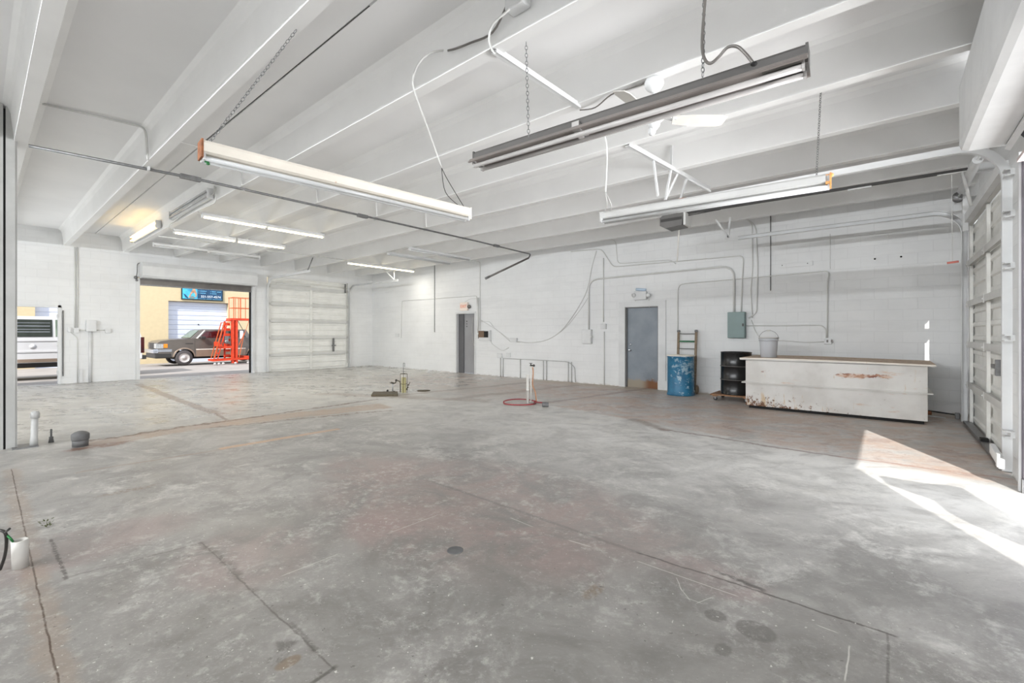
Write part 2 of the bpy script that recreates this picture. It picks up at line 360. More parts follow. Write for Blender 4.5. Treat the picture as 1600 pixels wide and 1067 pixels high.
# ------------------------------------------------------------------ floor material
def floor_material():
    m = Mat('worn_concrete_floor', .5, spec=.4)
    wob = (m.noise(1.3, 4, .6) - .5); fine = (m.noise(9, 4, .6) - .5)
    n_big = m.noise(.45, 5, .6, 1.0); n_mid = m.noise(1.6, 7, .68, .8); n_st = m.noise(2.2, 7, .72, .6, vec=m.vec(m.x * .55 + m.y * .5, m.y * 1.3 - m.x * 1.1, 0.)); n_f = m.noise(30, 5, .7)
    grey = srgb(164, 161, 156)
    k = m.mix(n_mid.ramp(.36, .66), srgb(180, 178, 174), srgb(206, 204, 200))
    k = m.mix((n_st + n_big * .25).ramp(.66, .82) * .8, k, srgb(206, 203, 196))
    k = m.mix((n_st - n_big * .2).ramp(.28, .4, 1, 0) * .5, k, srgb(140, 137, 133))
    k = m.mix(m.y.ramp(3.0, 6.2, 1, 0) * m.x.ramp(-8.5, -6., .55, 1.) * .85, k, m.mix(n_mid.ramp(.36, .66), srgb(122, 119, 115), srgb(148, 145, 140)))
    hf = m.noise(4.2, 9, .76, .5); cl = m.noise(1.1, 7, .7, 1.4, vec=m.vec(m.x + 31., m.y + 7., 0.))
    k = m.mix((hf * .6 + cl * .5).ramp(.54, .72) * .5, k, srgb(214, 212, 206))
    k = m.mix((hf * .6 + n_mid * .5).ramp(.38, .52, 1, 0) * .3, k, srgb(134, 130, 125))
    def seg(p, q, wd, soft=.02, wv=.05, fz=0.0):
        dx, dy = q[0] - p[0], q[1] - p[1]; L = math.hypot(dx, dy); dx /= L; dy /= L
        perp = (m.x * (-dy) + m.y * dx) - (-dy * p[0] + dx * p[1]) + wob * wv + fine * fz
        al = ((m.x * dx + m.y * dy) - (dx * p[0] + dy * p[1]) - L / 2).abs()
        return perp.abs().ramp(wd, wd + soft, 1, 0) * al.ramp(L / 2, L / 2 + max(.03, soft), 1, 0)
    def G(u, v): p = PZ(u, v, 0); return (p.x, p.y)
    def half(p, q, soft=.06, wv=.1):      # 1 on the left of p->q
        dx, dy = q[0] - p[0], q[1] - p[1]; L = math.hypot(dx, dy); dx /= L; dy /= L
        return ((m.x * (-dy) + m.y * dx) - (-dy * p[0] + dx * p[1]) + wob * wv + fine * .05).ramp(-soft, soft)
    def spot(u, v, rx, ry, soft=.5, wv=.6):
        c = G(u, v); d = (((m.x - c[0]) * (1 / rx)) * ((m.x - c[0]) * (1 / rx)) + ((m.y - c[1]) * (1 / ry)) * ((m.y - c[1]) * (1 / ry)))
        return (d + wob * wv * 2 + (n_mid - .5) * wv * 2).ramp(1 - soft, 1 + soft, 1, 0)
    # the slab in front of the long joint is darker and browner
    near = half(G(1385, 990), G(670, 750)) 
    k = m.mix(near * m.x.ramp(-4.6, -3.2) * .5, k, m.mix(n_mid.ramp(.35, .65), srgb(112, 108, 104), srgb(132, 128, 124)))
    # smoother greyer paint at the left
    k = m.mix(m.x.ramp(-9.5, -8.3, 1, 0) * .45, k, m.mix(n_st.ramp(.45, .62), srgb(168, 167, 163), srgb(214, 213, 208)))
    # reddish stained slab towards the back wall
    red = m.y.ramp(8.0, 8.5) * m.x.ramp(-2.6, -2.2)
    red = red.max(half(G(985, 655), G(1310, 712)) * m.x.ramp(-5.6, -4.6)).max(half(G(985, 655), G(1310, 712)) * m.y.ramp(7.6, 8.6) * m.x.ramp(-8.5, -6.5))
    k = m.mix(red * (n_st * .7 + cl * .5).ramp(.50, .70) * .75, k, srgb(184, 156, 138))
    k = m.mix(red * (hf * .6 + n_mid * .5).ramp(.54, .66) * .55, k, srgb(138, 112, 104))
    back = m.y.ramp(6.3, 8.2) * m.x.ramp(-6.3, -5, 1, 0) * m.x.ramp(-13.2, -10.5)
    k = m.mix(back * (n_st * .6 + n_mid * .5).ramp(.42, .7) * .6, k, srgb(184, 164, 152))
    k = m.mix(back * (hf * .5 + n_mid * .5).ramp(.48, .62) * .55, k, srgb(160, 138, 134))
    k = m.mix(m.y.ramp(10.1, 10.5) * m.x.ramp(-8.5, -7.5) * n_mid.ramp(.3, .6) * .6, k, srgb(170, 156, 132))
    pk = spot(735, 780, 1.5, 1.0).max(spot(860, 800, 1.1, .45)).max(spot(690, 815, .7, .5)).max(spot(610, 740, .9, .5))
    k = m.mix(pk * n_mid.ramp(.34, .62) * .62, k, srgb(146, 124, 118))
    pk2 = spot(380, 870, .45, .35).max(spot(60, 870, .35, .8)).max(spot(600, 830, .4, .2)).max(spot(830, 855, .5, .2)).max(spot(1110, 900, .3, .2)).max(spot(410, 850, .25, .3))
    k = m.mix(pk2 * n_mid.ramp(.3, .6) * .45, k, srgb(150, 128, 124))
    dk = spot(1180, 985, .085, .075, .2, .3).max(spot(1118, 962, .05, .05, .2, .3)).max(spot(1130, 1015, .035, .05, .4, .5))
    k = m.mix(dk * .6, k, srgb(100, 97, 93))
    brn = spot(925, 925, .045, .10, .6, 1.6) * n_f.ramp(.35, .6)
    brn = brn.max(spot(205, 765, .06, .2, .8, 1.6) * n_f.ramp(.4, .6)).max(spot(450, 1035, .03, .05, .4, .9))
    k = m.mix(brn * .6, k, srgb(120, 98, 72))
    # brown trench patches and joints
    T = (176, 154, 134)
    k = m.mix(seg(G(140, 694), G(355, 660), .15, .12, .25, .25) * hf.ramp(.35, .55, .4, 1.) * .75, k, srgb(160, 136, 118))
    k = m.mix(seg(G(355, 660), G(600, 634), .24, .1, .3, .3) * hf.ramp(.35, .55, .5, 1.) * .85, k, srgb(168, 146, 126))
    k = m.mix(seg(G(140, 688), G(590, 624), .02, .05, .3, .3) * hf.ramp(.36, .5, .2, 1.) * .9, k, srgb(96, 72, 54))
    k = m.mix(spot(160, 696, .12, .3, .6, .8) * hf.ramp(.42, .52) * .8, k, srgb(110, 72, 50))
    k = m.mix(seg(G(330, 668), G(610, 641), .02, .04, .3, .3) * hf.ramp(.36, .5, .2, 1.) * .75, k, srgb(104, 82, 64))
    k = m.mix(seg(G(120, 738), G(360, 700), .015, .03, .12, .1) * .4, k, srgb(140, 116, 96))
    k = m.mix(seg(G(345, 701), G(528, 670), .045, .03, .12, .06) * .7, k, srgb(190, 152, 116))
    k = m.mix(seg(G(215, 602), G(335, 645), .06, .05, .15, .06) * .75, k, srgb(126, 108, 94))
    k = m.mix(seg(G(335, 645), G(357, 656), .02, .02, .1, .03) * .7, k, srgb(110, 92, 78))
    k = m.mix(seg(G(500, 615), G(760, 626), .08, .18, .5, .3) * .35, k, srgb(134, 110, 96))
    k = m.mix(seg(G(620, 618), G(830, 597), .05, .12, .5, .3) * .5, k, srgb(120, 100, 88))
    k = m.mix(seg(G(700, 624), G(900, 602), .04, .2, .6, .3) * .4, k, srgb(120, 100, 88))
    k = m.mix(seg(G(990, 655), G(1040, 672), .03, .1, .2, .1) * .6, k, srgb(124, 104, 90))
    k = m.mix(seg(G(1030, 670), G(1312, 714), .012, .04, .16, .1) * .7, k, srgb(112, 88, 82))
    k = m.mix(seg(G(1312, 714), G(1580, 748), .01, .03, .16, .1) * .6, k, srgb(160, 120, 104))
    k = m.mix(seg(G(850, 630), G(1010, 607), .03, .1, .3, .2) * .45, k, srgb(122, 92, 88))
    # near joints and cracks
    k = m.mix(seg(G(18, 733), G(140, 1290), .03, .05, .1, .12) * n_mid.ramp(.3, .6, .3, 1.) * .45, k, srgb(150, 130, 112))
    k = m.mix(seg(G(18, 733), G(140, 1290), .0012, .005, .01, .02) * .9, k, srgb(74, 56, 42))
    k = m.mix(seg(G(670, 750), G(1000, 864), .006, .02, .03, .03) * .6, k, srgb(112, 108, 104))
    k = m.mix(seg(G(1000, 864), G(1395, 992), .003, .008, .05, .03) * .85, k, srgb(82, 76, 72))
    k = m.mix(seg(G(1120, 892), G(1190, 922), .004, .02, .1, .08) * .8, k, srgb(70, 66, 62))
    k = m.mix(seg(G(1387, 992), G(1388, 1067), .002, .006, .03, .02) * .6, k, srgb(90, 86, 82))
    k = m.mix(seg(G(315, 848), G(520, 1044), .001, .007, .03, .03) * .75, k, srgb(92, 86, 82))
    k = m.mix(seg(G(315, 848), G(398, 922), .005, .035, .05, .12) * hf.ramp(.4, .56) * .7, k, srgb(92, 86, 82))
    k = m.mix(seg(G(430, 950), G(520, 1044), .003, .018, .05, .08) * hf.ramp(.42, .56) * .6, k, srgb(80, 76, 72))
    k = m.mix(seg(G(520, 1044), G(490, 1064), .004, .01, .04, .03) * .8, k, srgb(80, 76, 72))
    k = m.mix(seg(G(315, 848), G(105, 903), .003, .01, .06, .04) * .5, k, srgb(96, 90, 86))
    k = m.mix(seg(G(80, 843), G(105, 903), .004, .012, .04, .04) * n_f.ramp(.4, .5) * .8, k, srgb(70, 64, 60))
    k = m.mix(seg(G(445, 1005), G(425, 1035), .015, .04, .05, .12) * hf.ramp(.42, .54) * .7, k, srgb(80, 76, 72))
    k = m.mix(seg(G(455, 1064), G(490, 1055), .02, .05, .05, .12) * hf.ramp(.42, .54) * .6, k, srgb(90, 86, 82))
    # white scratches
    for a, b, s_ in (((1000, 878), (1148, 930), .003), ((892, 845), (920, 853), .005), ((445, 898), (525, 867), .002), ((610, 832), (680, 806), .002), ((1327, 1012), (1320, 1060), .0025), ((1058, 905), (1064, 920), .001), ((1064, 920), (1076, 935), .001), ((1076, 935), (1092, 941), .001), ((1092, 941), (1110, 934), .001), ((1284, 979), (1302, 986), .003), ((800, 810), (830, 822), .0025)):
        k = m.mix(seg(G(*a), G(*b), s_ * .6, .003, .02, .008) * .55, k, srgb(214, 210, 202))
    # specks
    near_m = m.y.ramp(1.2, 5.6, 1, .15) * m.x.ramp(-8.5, -5.5, .0, 1.)
    vs = m.noise(38, 3, .6); k = m.mix((vs + n_mid * .12).ramp(.745, .765) * near_m * .75, k, srgb(222, 219, 212))
    vs2 = m.noise(30, 3, .6, vec=m.vec(m.x + 17., m.y + 5., 0.)); k = m.mix((vs2 + n_big * .1).ramp(.735, .755) * near_m * .7, k, srgb(84, 80, 76))
    ht = m.noise(16, 8, .78); k = m.mix(((ht + hf * .3).ramp(.64, .78) * cl.ramp(.4, .62)) * .5, k, srgb(196, 193, 187)); k = m.mix((ht + hf * .3).ramp(.48, .60, 1, 0) * .22, k, srgb(122, 118, 113))
    sc = m.noise(60, 4, .7, vec=m.vec(m.x * .35 + m.y * .4, m.y * .9 - m.x * .8, 3.))
    k = m.mix(sc.ramp(.56, .72) * .25, k, srgb(206, 202, 196))
    k = m.mix(sc.ramp(.3, .42, 1, 0) * .25, k, srgb(122, 118, 113))
    m.color(k)
    m.rough((n_st * .6 + cl * .4).ramp(.40, .60, .36, .5) + (m.x.ramp(-9.0, -7.8, 1, 0) * (n_st * .5 + cl * .5).ramp(.34, .66, -.15, -.03)))
    m.bump(n_mid * m.x.ramp(-8.6, -7.4) * .6, .05, .01)
    return m.m
M['floor'] = floor_material()

# ================================================================== SETTING
XL, XR, YB, YN = -16.85, 1.05, 10.85, -7.0
ZS, ZB = 4.15, 3.73
def fz(x, y): return .055 * max(0, min(1, (-x - 11) / 5)) * max(0, 1 - max(y, 0) / 9)
f = MB(); nx, ny = 40, 36
gx = [-16.95 + (XR + .25 + 16.95) * i / nx for i in range(nx + 1)]; gy = [YN + (YB - YN + .1) * j / ny for j in range(ny + 1)]
vv = [[f.bm.verts.new((x, y, fz(x, y))) for y in gy] for x in gx]
vb = [[f.bm.verts.new((x, y, -.2)) for y in (gy[0], gy[-1])] for x in (gx[0], gx[-1])]
for i in range(nx):
    for j in range(ny):
        q = f.bm.faces.new((vv[i][j], vv[i + 1][j], vv[i + 1][j + 1], vv[i][j + 1])); q.smooth = True
f.bm.faces.new([vv[0][j] for j in range(ny + 1)] + [vb[0][1], vb[0][0]])
f.bm.faces.new([vv[nx][j] for j in range(ny, -1, -1)] + [vb[1][0], vb[1][1]])
structure('floor', f, M['floor'])

# walls
b = MB()
DO = [(-5.24, -4.36, 2.06), (-11.61, -10.73, 2.06)]      # man doors in the back wall
b.box(XL - .2, -11.61, YB, YB + .2, -.15, ZS); b.box(-10.73, -5.24, YB, YB + .2, -.15, ZS); b.box(-4.36, XR + .2, YB, YB + .2, -.15, ZS)
for a, c, t in DO: b.box(a, c, YB, YB + .2, t, ZS)
structure('wall_back', b, M['wallx'])
b = MB(); W0, W1 = XL - .2, XL
b.box(W0, W1, YN, .35, -.15, ZS); b.box(W0, W1, .35, 1.42, 2.09, ZS); b.box(W0, W1, 1.42, 3.05, -.15, ZS)
b.box(W0, W1, 3.05, 6.17, 3.05, ZS); b.box(W0, W1, 6.17, 6.62, -.15, ZS); b.box(W0, W1, 6.62, 9.75, 3.4, ZS); b.box(W0, W1, 9.75, YB, -.15, ZS)
structure('wall_left', b, M['wally'])
b = MB(); b.box(XR, XR + .2, YN, 2.72, -.15, ZS); b.box(XR, XR + .2, 2.72, 5.97, 3.0, ZS); b.box(.93, XR + .2, 5.97, 6.5, -.15, ZB)
b.box(XR, XR + .2, 6.5, 9.79, 3.1, ZS); b.box(XR, XR + .2, 9.81, YB, -.15, ZS)

structure('wall_right', b, M['wally'])
b = MB(); b.box(XL - .2, XR + .2, YN - .2, YN, -.15, ZS); structure('wall_near', b, M['wallx'])
b = MB(); b.box(XL - .2, XR + .2, YN - .2, 2.115, ZS, ZS + .15); b.box(XL - .2, XR + .2, 2.135, YB + .2, ZS, ZS + .15); b.box(XL - .2, XR + .2, 2.1, 2.15, ZS + .03, ZS + .2)
structure('ceiling', b, M['ceil'])
# tee stems under the slab
stems = [-6.9, -5.7, -4.5, -3.3, -2.1, -.9, .3, 1.5, 2.71, 3.93, 5.15, 6.4, 7.6, 8.85, 10.05]
for i, y in enumerate(stems):
    b = MB(); w0 = .115
    b.px([(y, ZB), (y + w0, ZB), (y + w0 + .03, ZS - .1), (y + w0 + .075, ZS - .03), (y + w0 + .15, ZS + .01), (y - .11, ZS + .01), (y - .055, ZS - .03), (y - .03, ZS - .1)], XL - .05, XR + .02)
    structure('trim_%d' % (i + 1), b, M['stem'])
for i, y in enumerate((2.71, 3.93, 5.15, 6.4)):
    b = MB(); b.bar((-7.83, y - .012, ZB), (-7.83, y - .036, ZS - .09), .035, .02, up=(0, 1, 0)); b.box(-7.845, -7.815, y - 1.0, y - .06, ZS - .006, ZS + .01)
    structure('trim_%d' % (22 + i), b, M['stem'])
b = MB(); b.box(-8.35, -8.13, .232, .31, -.1, ZS); b.box(-8.35, -8.13, -.3, .212, -.1, ZS); b.box(-8.17, -8.14, .31, .326, -.1, ZB)
structure('trim_20', b, simple('shaded_column_paint', (176, 176, 173), .6))  # white column; the grey puts its shade into the colour
b = MB(); b.box(-8.34, -8.15, .212, .232, 0, 4.1); b.box(-8.2, -8.135, .31, .335, ZB + .03, ZS)
structure('trim_21', b, M['black'])

# ================================================================== DOORS
def handle_knob(c, n, par, lab=None):
    b = MB(); c = Vector(c); n = Vector(n)
    b.lathe([(0, 0), (.032, 0), (.03, .006), (.012, .01), (.012, .03), (.026, .04), (.03, .052), (.022, .064), (0, .068)], c, n, 16)
    return build('door_knob', b, M['chrome'], par, label='chrome knob')
# open doorway at the far left: frame only
d1 = root('door_1', (XL, .9, 0), kind='structure')
b = MB(); b.box(XL - .14, XL + .02, 1.40, 1.46, .0, 2.13); b.box(XL - .14, XL + .02, .33, .39, .0, 2.13); b.box(XL - .14, XL + .02, .33, 1.46, 2.07, 2.13)
build('door_frame', b, M['white'], d1)
b = MB(); b.box(XL - .01, XL + .03, 1.485, 1.50, .25, 2.0); build('weather_strip', b, M['dark'], d1)
b = MB()
for z in (.35, 1.1, 1.85): b.box(XL - .02, XL + .03, 1.375, 1.40, z - .05, z + .05)
build('hinge', b, M['white'], d1)
# roll-up door, left wall
d2 = root('door_2', (XL, 4.6, 0), kind='structure')
b = MB(); b.py([(XL + .02, 3.0), (XL + .38, 3.0), (XL + .42, 3.06), (XL + .42, 3.33), (XL + .36, 3.45), (XL + .02, 3.45)], 3.08, 6.16); build('hood', b, M['white'], d2)
b = MB(); b.box(XL - .10, XL + .06, 3.0, 3.09, 0, 3.0); build('guide_rail', b, M['white'], d2)
b = MB(); b.box(XL - .10, XL + .06, 6.12, 6.2, 0, 3.1); build('guide_rail', b, M['white'], d2)
b = MB(); b.box(XL - .1, XL - .06, 6.07, 6.12, 0.0, 2.95); build('guide_seal', b, M['black'], d2)
b = MB(); b.box(XL - .08, XL - .04, 3.09, 6.12, 2.84, 3.05); build('curtain', b, M['grime'], d2)
b = MB(); b.box(XL - .10, XL - .02, 3.09, 6.12, 2.80, 2.84); build('bottom_bar', b, M['galv'], d2)
b = MB(); b.tube(smoothpath([(XL + .25, 3.04, 3.42), (XL + .33, 2.98, 3.35), (XL + .3, 2.98, 3.15), (XL + .2, 2.98, 3.02)]), .012); b.ball((XL + .2, 2.97, 3.0), .05); b.ball((XL + .2, 2.99, 2.92), .035)
build('chain_hoist', b, M['galv'], d2)

def sectional(name, X, s, y0, y1, ztop, ncol, far_hdr, latch_y):
    """s=+1: room lies towards +x of the door face; s=-1: towards -x"""
    d = root(name, (X, (y0 + y1) / 2, 0), kind='structure')
    H = .61; nsec = int(round(ztop / H)); 
    for k in range(nsec + (1 if far_hdr else 0)):
        z0 = k * H; z1 = min(z0 + H, far_hdr or 99)
        b = MB(); n = 9; poly = []
        prof = [(0, 0), (.3, 0), (.38, .022), (.62, .022), (.7, 0), (1, 0)]
        pts = []
        rows = 3
        for r in range(rows):
            for a, dd in prof[:-1]: pts.append((dd, z0 + .004 + (z1 - z0 - .008) * (r + a) / rows))
        pts.append((0, z1 - .004))
        poly = [(X + s * dd, z) for dd, z in pts] + [(X - s * .03, z1 - .004), (X - s * .03, z0 + .004)]
        b.py(poly, y0, y1); build('door_panel', b, M['doorw'], d)
    # horizontal struts
    for k in range(1, nsec + 1):
        b = MB(); z = k * H; b.box(min(X + s * .02, X + s * .075), max(X + s * .02, X + s * .075), y0 + .03, y1 - .03, z - .02, z + .035); b.box(min(X + s * .072, X + s * .078), max(X + s * .072, X + s * .078), y0 + .03, y1 - .03, z - .035, z + .05)
        build('strut', b, M['whitec'], d)
    # vertical stiles per section
    ys = [y0 + .05] + [y0 + (y1 - y0) * j / ncol for j in range(1, ncol)] + [y1 - .05]
    for y in ys:
        b = MB()
        for k in range(nsec): b.box(min(X + s * .02, X + s * .055), max(X + s * .02, X + s * .055), y - .04, y + .04, k * H + .04, (k + 1) * H - .03)
        build('stile', b, M['doorw'], d)
    for y in ys[1:-1] + ys[:1] + ys[-1:]:
        for k in range(1, nsec):
            b = MB(); b.box(min(X + s * .076, X + s * .084), max(X + s * .076, X + s * .084), y - .035, y + .035, k * H - .05, k * H + .055)
            b.tube([(X + s * .088, y - .018, k * H), (X + s * .088, y + .018, k * H)], .011, 8)
            build('hinge', b, M['whitec'], d)
    # tracks with curved corner, then horizontal run
    r = .38; zt = 3.3; xt = X + s * .1
    for y, run in ((y0 - .05, 3.2), (y1 + .05, 3.2)):
        path = [Vector((xt, y, .03)), Vector((xt, y, 1.5)), Vector((xt, y, zt - r))]
        for j in range(1, 13):
            t = j / 12 * math.pi / 2; path.append(Vector((xt + s * r * (1 - math.cos(t)), y, zt - r + r * math.sin(t))))
        path += [Vector((xt + s * run * .5, y, zt)), Vector((xt + s * run, y, zt))]
        b = MB(); inner = 1 if y < (y0 + y1) / 2 else -1
        # C-shaped channel swept along the path
        sec = [(-.035, -.03), (.035, -.03), (.035, .03), (.028, .03), (.028, -.023), (-.028, -.023), (-.028, .03), (-.035, .03)]
        rings = []
        for i, p in enumerate(path):
            t = (path[min(i + 1, len(path) - 1)] - path[max(i - 1, 0)]).normalized(); nrm = Vector((0, 1, 0)).cross(t)
            rings.append([b.bm.verts.new(p + nrm * a + Vector((0, inner * c, 0))) for a, c in sec])
        for i in range(len(rings) - 1):
            for k in range(8): b.bm.faces.new((rings[i][k], rings[i][(k + 1) % 8], rings[i + 1][(k + 1) % 8], rings[i + 1][k]))
        b.bm.faces.new(rings[0]); b.bm.faces.new(rings[-1])
        build('track', b, M['white'], d)
    return d
d3 = sectional('door_3', XL - .02, 1, 6.66, 9.72, 3.05, 2, 3.4, 9)
b = MB(); b.box(XL + .02, XL + .06, 9.05, 9.11, .66, 1.2); b.box(XL + .06, XL + .1, 9.0, 9.16, .88, .93); build('latch', b, M['galv'], d3)
b = MB(); b.box(XL + .01, XL + .05, 6.7, 9.7, 3.06, 3.12); b.box(XL + .05, XL + .08, 6.9, 8.15, 3.15, 3.19); build('top_strut', b, M['whitec'], d3)
b = MB(); b.tube([(XL + 3.05, 6.6, 3.3), (XL + 3.2, 6.7, ZB)], .016); build('track_hanger', b, M['galv'], d3)
b = MB(); p = PX(625, 449, XL + 3.1); b.tube([(XL + 3.1, 9.75, ZB), (XL + 3.1, 9.75, 3.33)], .02); b.tube([(XL + 2.8, 9.5, ZB), (XL + 3.1, 9.75, 3.33)], .016); build('track_hanger', b, M['white'], d3)
b = MB(); b.tube([(XL + .12, 9.62, .2), (XL + .12, 9.62, 3.4)], .008); b.tube([(XL + .1, 9.55, 3.0), (XL + .1, 9.55, 3.36)], .03); build('lift_cable', b, M['galv'], d3)

d6 = sectional('door_6', 1.0, -1, 6.62, 9.74, 3.05, 2, None, 7)
b = MB(); b.tube([(.80, 5.99, 3.42), (.80, 9.82, 3.42)], .014); build('spring_shaft', b, M['white'], d6)
b = MB(); b.tube([(.80, 7.5 + i * .004, 3.42) for i in (0, 1)] + [(.80, 9.0, 3.42)], .048, 16); build('torsion_spring', b, M['white'], d6)
b = MB(); b.lathe([(0, 0), (.07, 0), (.075, .03), (.045, .05), (.075, .07), (.07, .1), (0, .1)], (.80, 9.35, 3.42), (0, 1, 0), 18); build('cable_drum', b, M['galv'], d6)
b = MB(); b.box(.78, 1.05, 9.82, 9.84, 3.3, 3.5); b.box(.84, .9, 9.35, 9.39, 2.9, 3.7); build('shaft_bracket', b, M['white'], d6)
b = MB(); b.box(.86, .93, 6.68, 9.72, 3.02, 3.14); build('top_strut', b, M['white'], d6)
for z in (.42, 1.35, 2.05, 2.55, 2.95):
    b = MB(); b.box(.90, .96, 6.38, 6.56, z - .03, z + .03); b.box(.86, .90, 6.38, 6.5, z - .035, z - .02); b.box(.86, .90, 6.38, 6.5, z + .02, z + .035); build('track_bracket', b, M['white'], d6)
b = MB(); b.obox((.80, 6.3, .22), (1, 0, 0), (0, 1, .1), (0, 0, 1), .04, .5, .09); b.box(.77, .79, 6.06, 6.13, .16, .28); build('floor_bracket', b, M['white'], d6)
b = MB(); b.box(.88, .95, 8.0, 8.12, .03, .09); build('bottom_fitting', b, M['black'], d6)
b = MB(); b.box(.99, 1.05, 9.74, 9.82, 0, 1.88); b.box(.99, 1.05, 9.74, 9.82, 2.28, 2.46); b.box(.99, 1.05, 9.74, 9.82, 2.62, 3.12); build('slit_light_block', b, M['white'], d6)  # added blocks that cut the sun slit into separate streaks
b = MB(); b.box(.88, .96, 6.7, 9.72, .015, .055); build('bottom_rail', b, M['galv'], d6)
b = MB(); b.box(.86, .95, 6.9, 7.15, 1.02, 1.06); b.box(.86, .9, 6.85, 6.9, .95, 1.12); build('latch', b, M['galv'], d6)
for (u0, v0, u1, v1) in ((1138, 371, 1119, 333), (1138, 371, 1141, 336)):
    p = PY(u0, v0, 9.79); q = PY(u1, v1, 9.79); b = MB(); b.bar((p.x, 9.79, p.z), (q.x, q.y, min(q.z, ZB)), .035, .035); build('track_hanger', b, M['white'], d6)

# roll-up door on the right (raised), its hood reaches over the view
d7 = root('door_7', (XR, 4.6, 0), kind='structure')
b = MB(); b.py([(.51, 3.16), (.525, 3.11), (.57, 3.09), (.80, 3.08), (.86, 3.12), (.95, 3.32), (.95, 3.7), (.51, 3.7)], 2.5, 5.93); build('hood', b, M['white'], d7)
b = MB(); b.lathe([(0, 0), (.16, 0), (.16, 3.1), (0, 3.1)], (1.02, 2.7, 3.18), (0, 1, 0), 20); build('rolled_curtain', b, M['black'], d7)
b = MB(); b.py([(.795, 3.04), (.83, 3.02), (.85, 3.08), (.81, 3.1)], 2.7, 5.9); build('hood_lip', b, M['white'], d7)
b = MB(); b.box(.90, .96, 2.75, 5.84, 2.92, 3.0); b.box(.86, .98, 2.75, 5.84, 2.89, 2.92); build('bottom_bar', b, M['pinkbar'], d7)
b = MB(); b.box(.885, 1.0, 5.93, 5.965, 0, 3.0); build('guide_rail', b, M['white'], d7)
b = MB(); b.box(.90, 1.15, 5.905, 5.93, 0, 2.95)
for x in (.905, .945, .985, 1.03): b.box(x, x + .018, 5.86, 5.91, 0, 2.9)
build('guide_rail', b, M['purple'], d7, label='purple grey ribbed guide')
b = MB(); b.box(.895, .91, 5.86, 5.905, .0, .12); build('guide_foot', b, M['galv'], d7)
b = MB(); b.ball((.93, 5.8, 3.12), .03); b.tube([(.93, 5.8, 3.1), (.93, 5.8, 2.98)], .006); build('stop_bolt', b, M['white'], d7)

# man doors of the back wall
d4 = root('door_4', (-11.17, YB, 0), kind='structure')
b = MB(); b.box(-11.67, -11.61, YB - .025, YB + .15, 0, 2.06); b.box(-10.73, -10.68, YB - .025, YB + .15, 0, 2.06); b.box(-11.67, -10.68, YB - .025, YB + .15, 2.06, 2.12); build('door_frame', b, M['white'], d4)
b = MB(); b.box(-11.60, -10.735, YB + .12, YB + .16, -.02, 2.055).bevel(.004); dp = build('door_panel', b, M['greydoor'], d4)
b = MB(); b.box(-11.608, -11.36, YB + .08, YB + .12, -.02, 2.055); build('dark_jamb', b, simple('shaded_grey_paint', (96, 96, 98), .6), d4)  # darker copy of the door grey, shade put into the colour
for i, (uu, vv_, r_) in enumerate(((729.5, 502, .012), (729.5, 506, .010), (729.5, 510, .010))):
    p = PY(uu, vv_, YB + .12); b = MB(); b.lathe([(r_ * 1.9, 0), (r_ * 1.9, .004), (r_, .005), (r_, 0)], (p.x, YB + .119, p.z), (0, -1, 0), 10); build('door_mark', b, M['dark'], dp)
b = MB(); b.tube(smoothpath([(PY(u, v, YB + .1)) for u, v in ((739.5, 495), (738, 512), (739, 530), (742.5, 545))]), .008); build('pull_cord', b, M['whitec'], d4)
d5 = root('door_5', (-4.8, YB, 0), kind='structure')
b = MB(); b.box(-5.42, -5.24, YB - .03, YB + .1, 0, 2.07); b.box(-4.36, -4.17, YB - .03, YB + .1, 0.22, 2.07); b.box(-5.42, -4.17, YB - .03, YB + .1, 2.07, 2.2); b.box(-4.36, -4.02, YB - .05, YB, 0, .22); build('door_frame', b, M['white'], d5)
b = MB(); b.box(-5.22, -4.37, YB + .05, YB + .09, -.02, 2.055).bevel(.004); dp = build('door_panel', b, M['bluedoor'], d5)
b = MB(); b.box(-5.24, -5.205, YB + .01, YB + .05, 0, 2.06); b.box(-4.385, -4.36, YB + .01, YB + .05, 0, 2.06); b.box(-5.24, -4.36, YB + .01, YB + .05, 2.035, 2.06); build('door_stop', b, simple('grey_stop_paint', (105, 104, 104), .6), d5)
handle_knob((-5.13, YB + .05, .95), (0, -1, 0), dp)
b = MB(); b.lathe([(0, 0), (.028, 0), (.028, .012), (.016, .02), (0, .02)], (-5.12, YB + .05, 1.10), (0, -1, 0), 14); build('deadbolt', b, M['chrome'], dp)

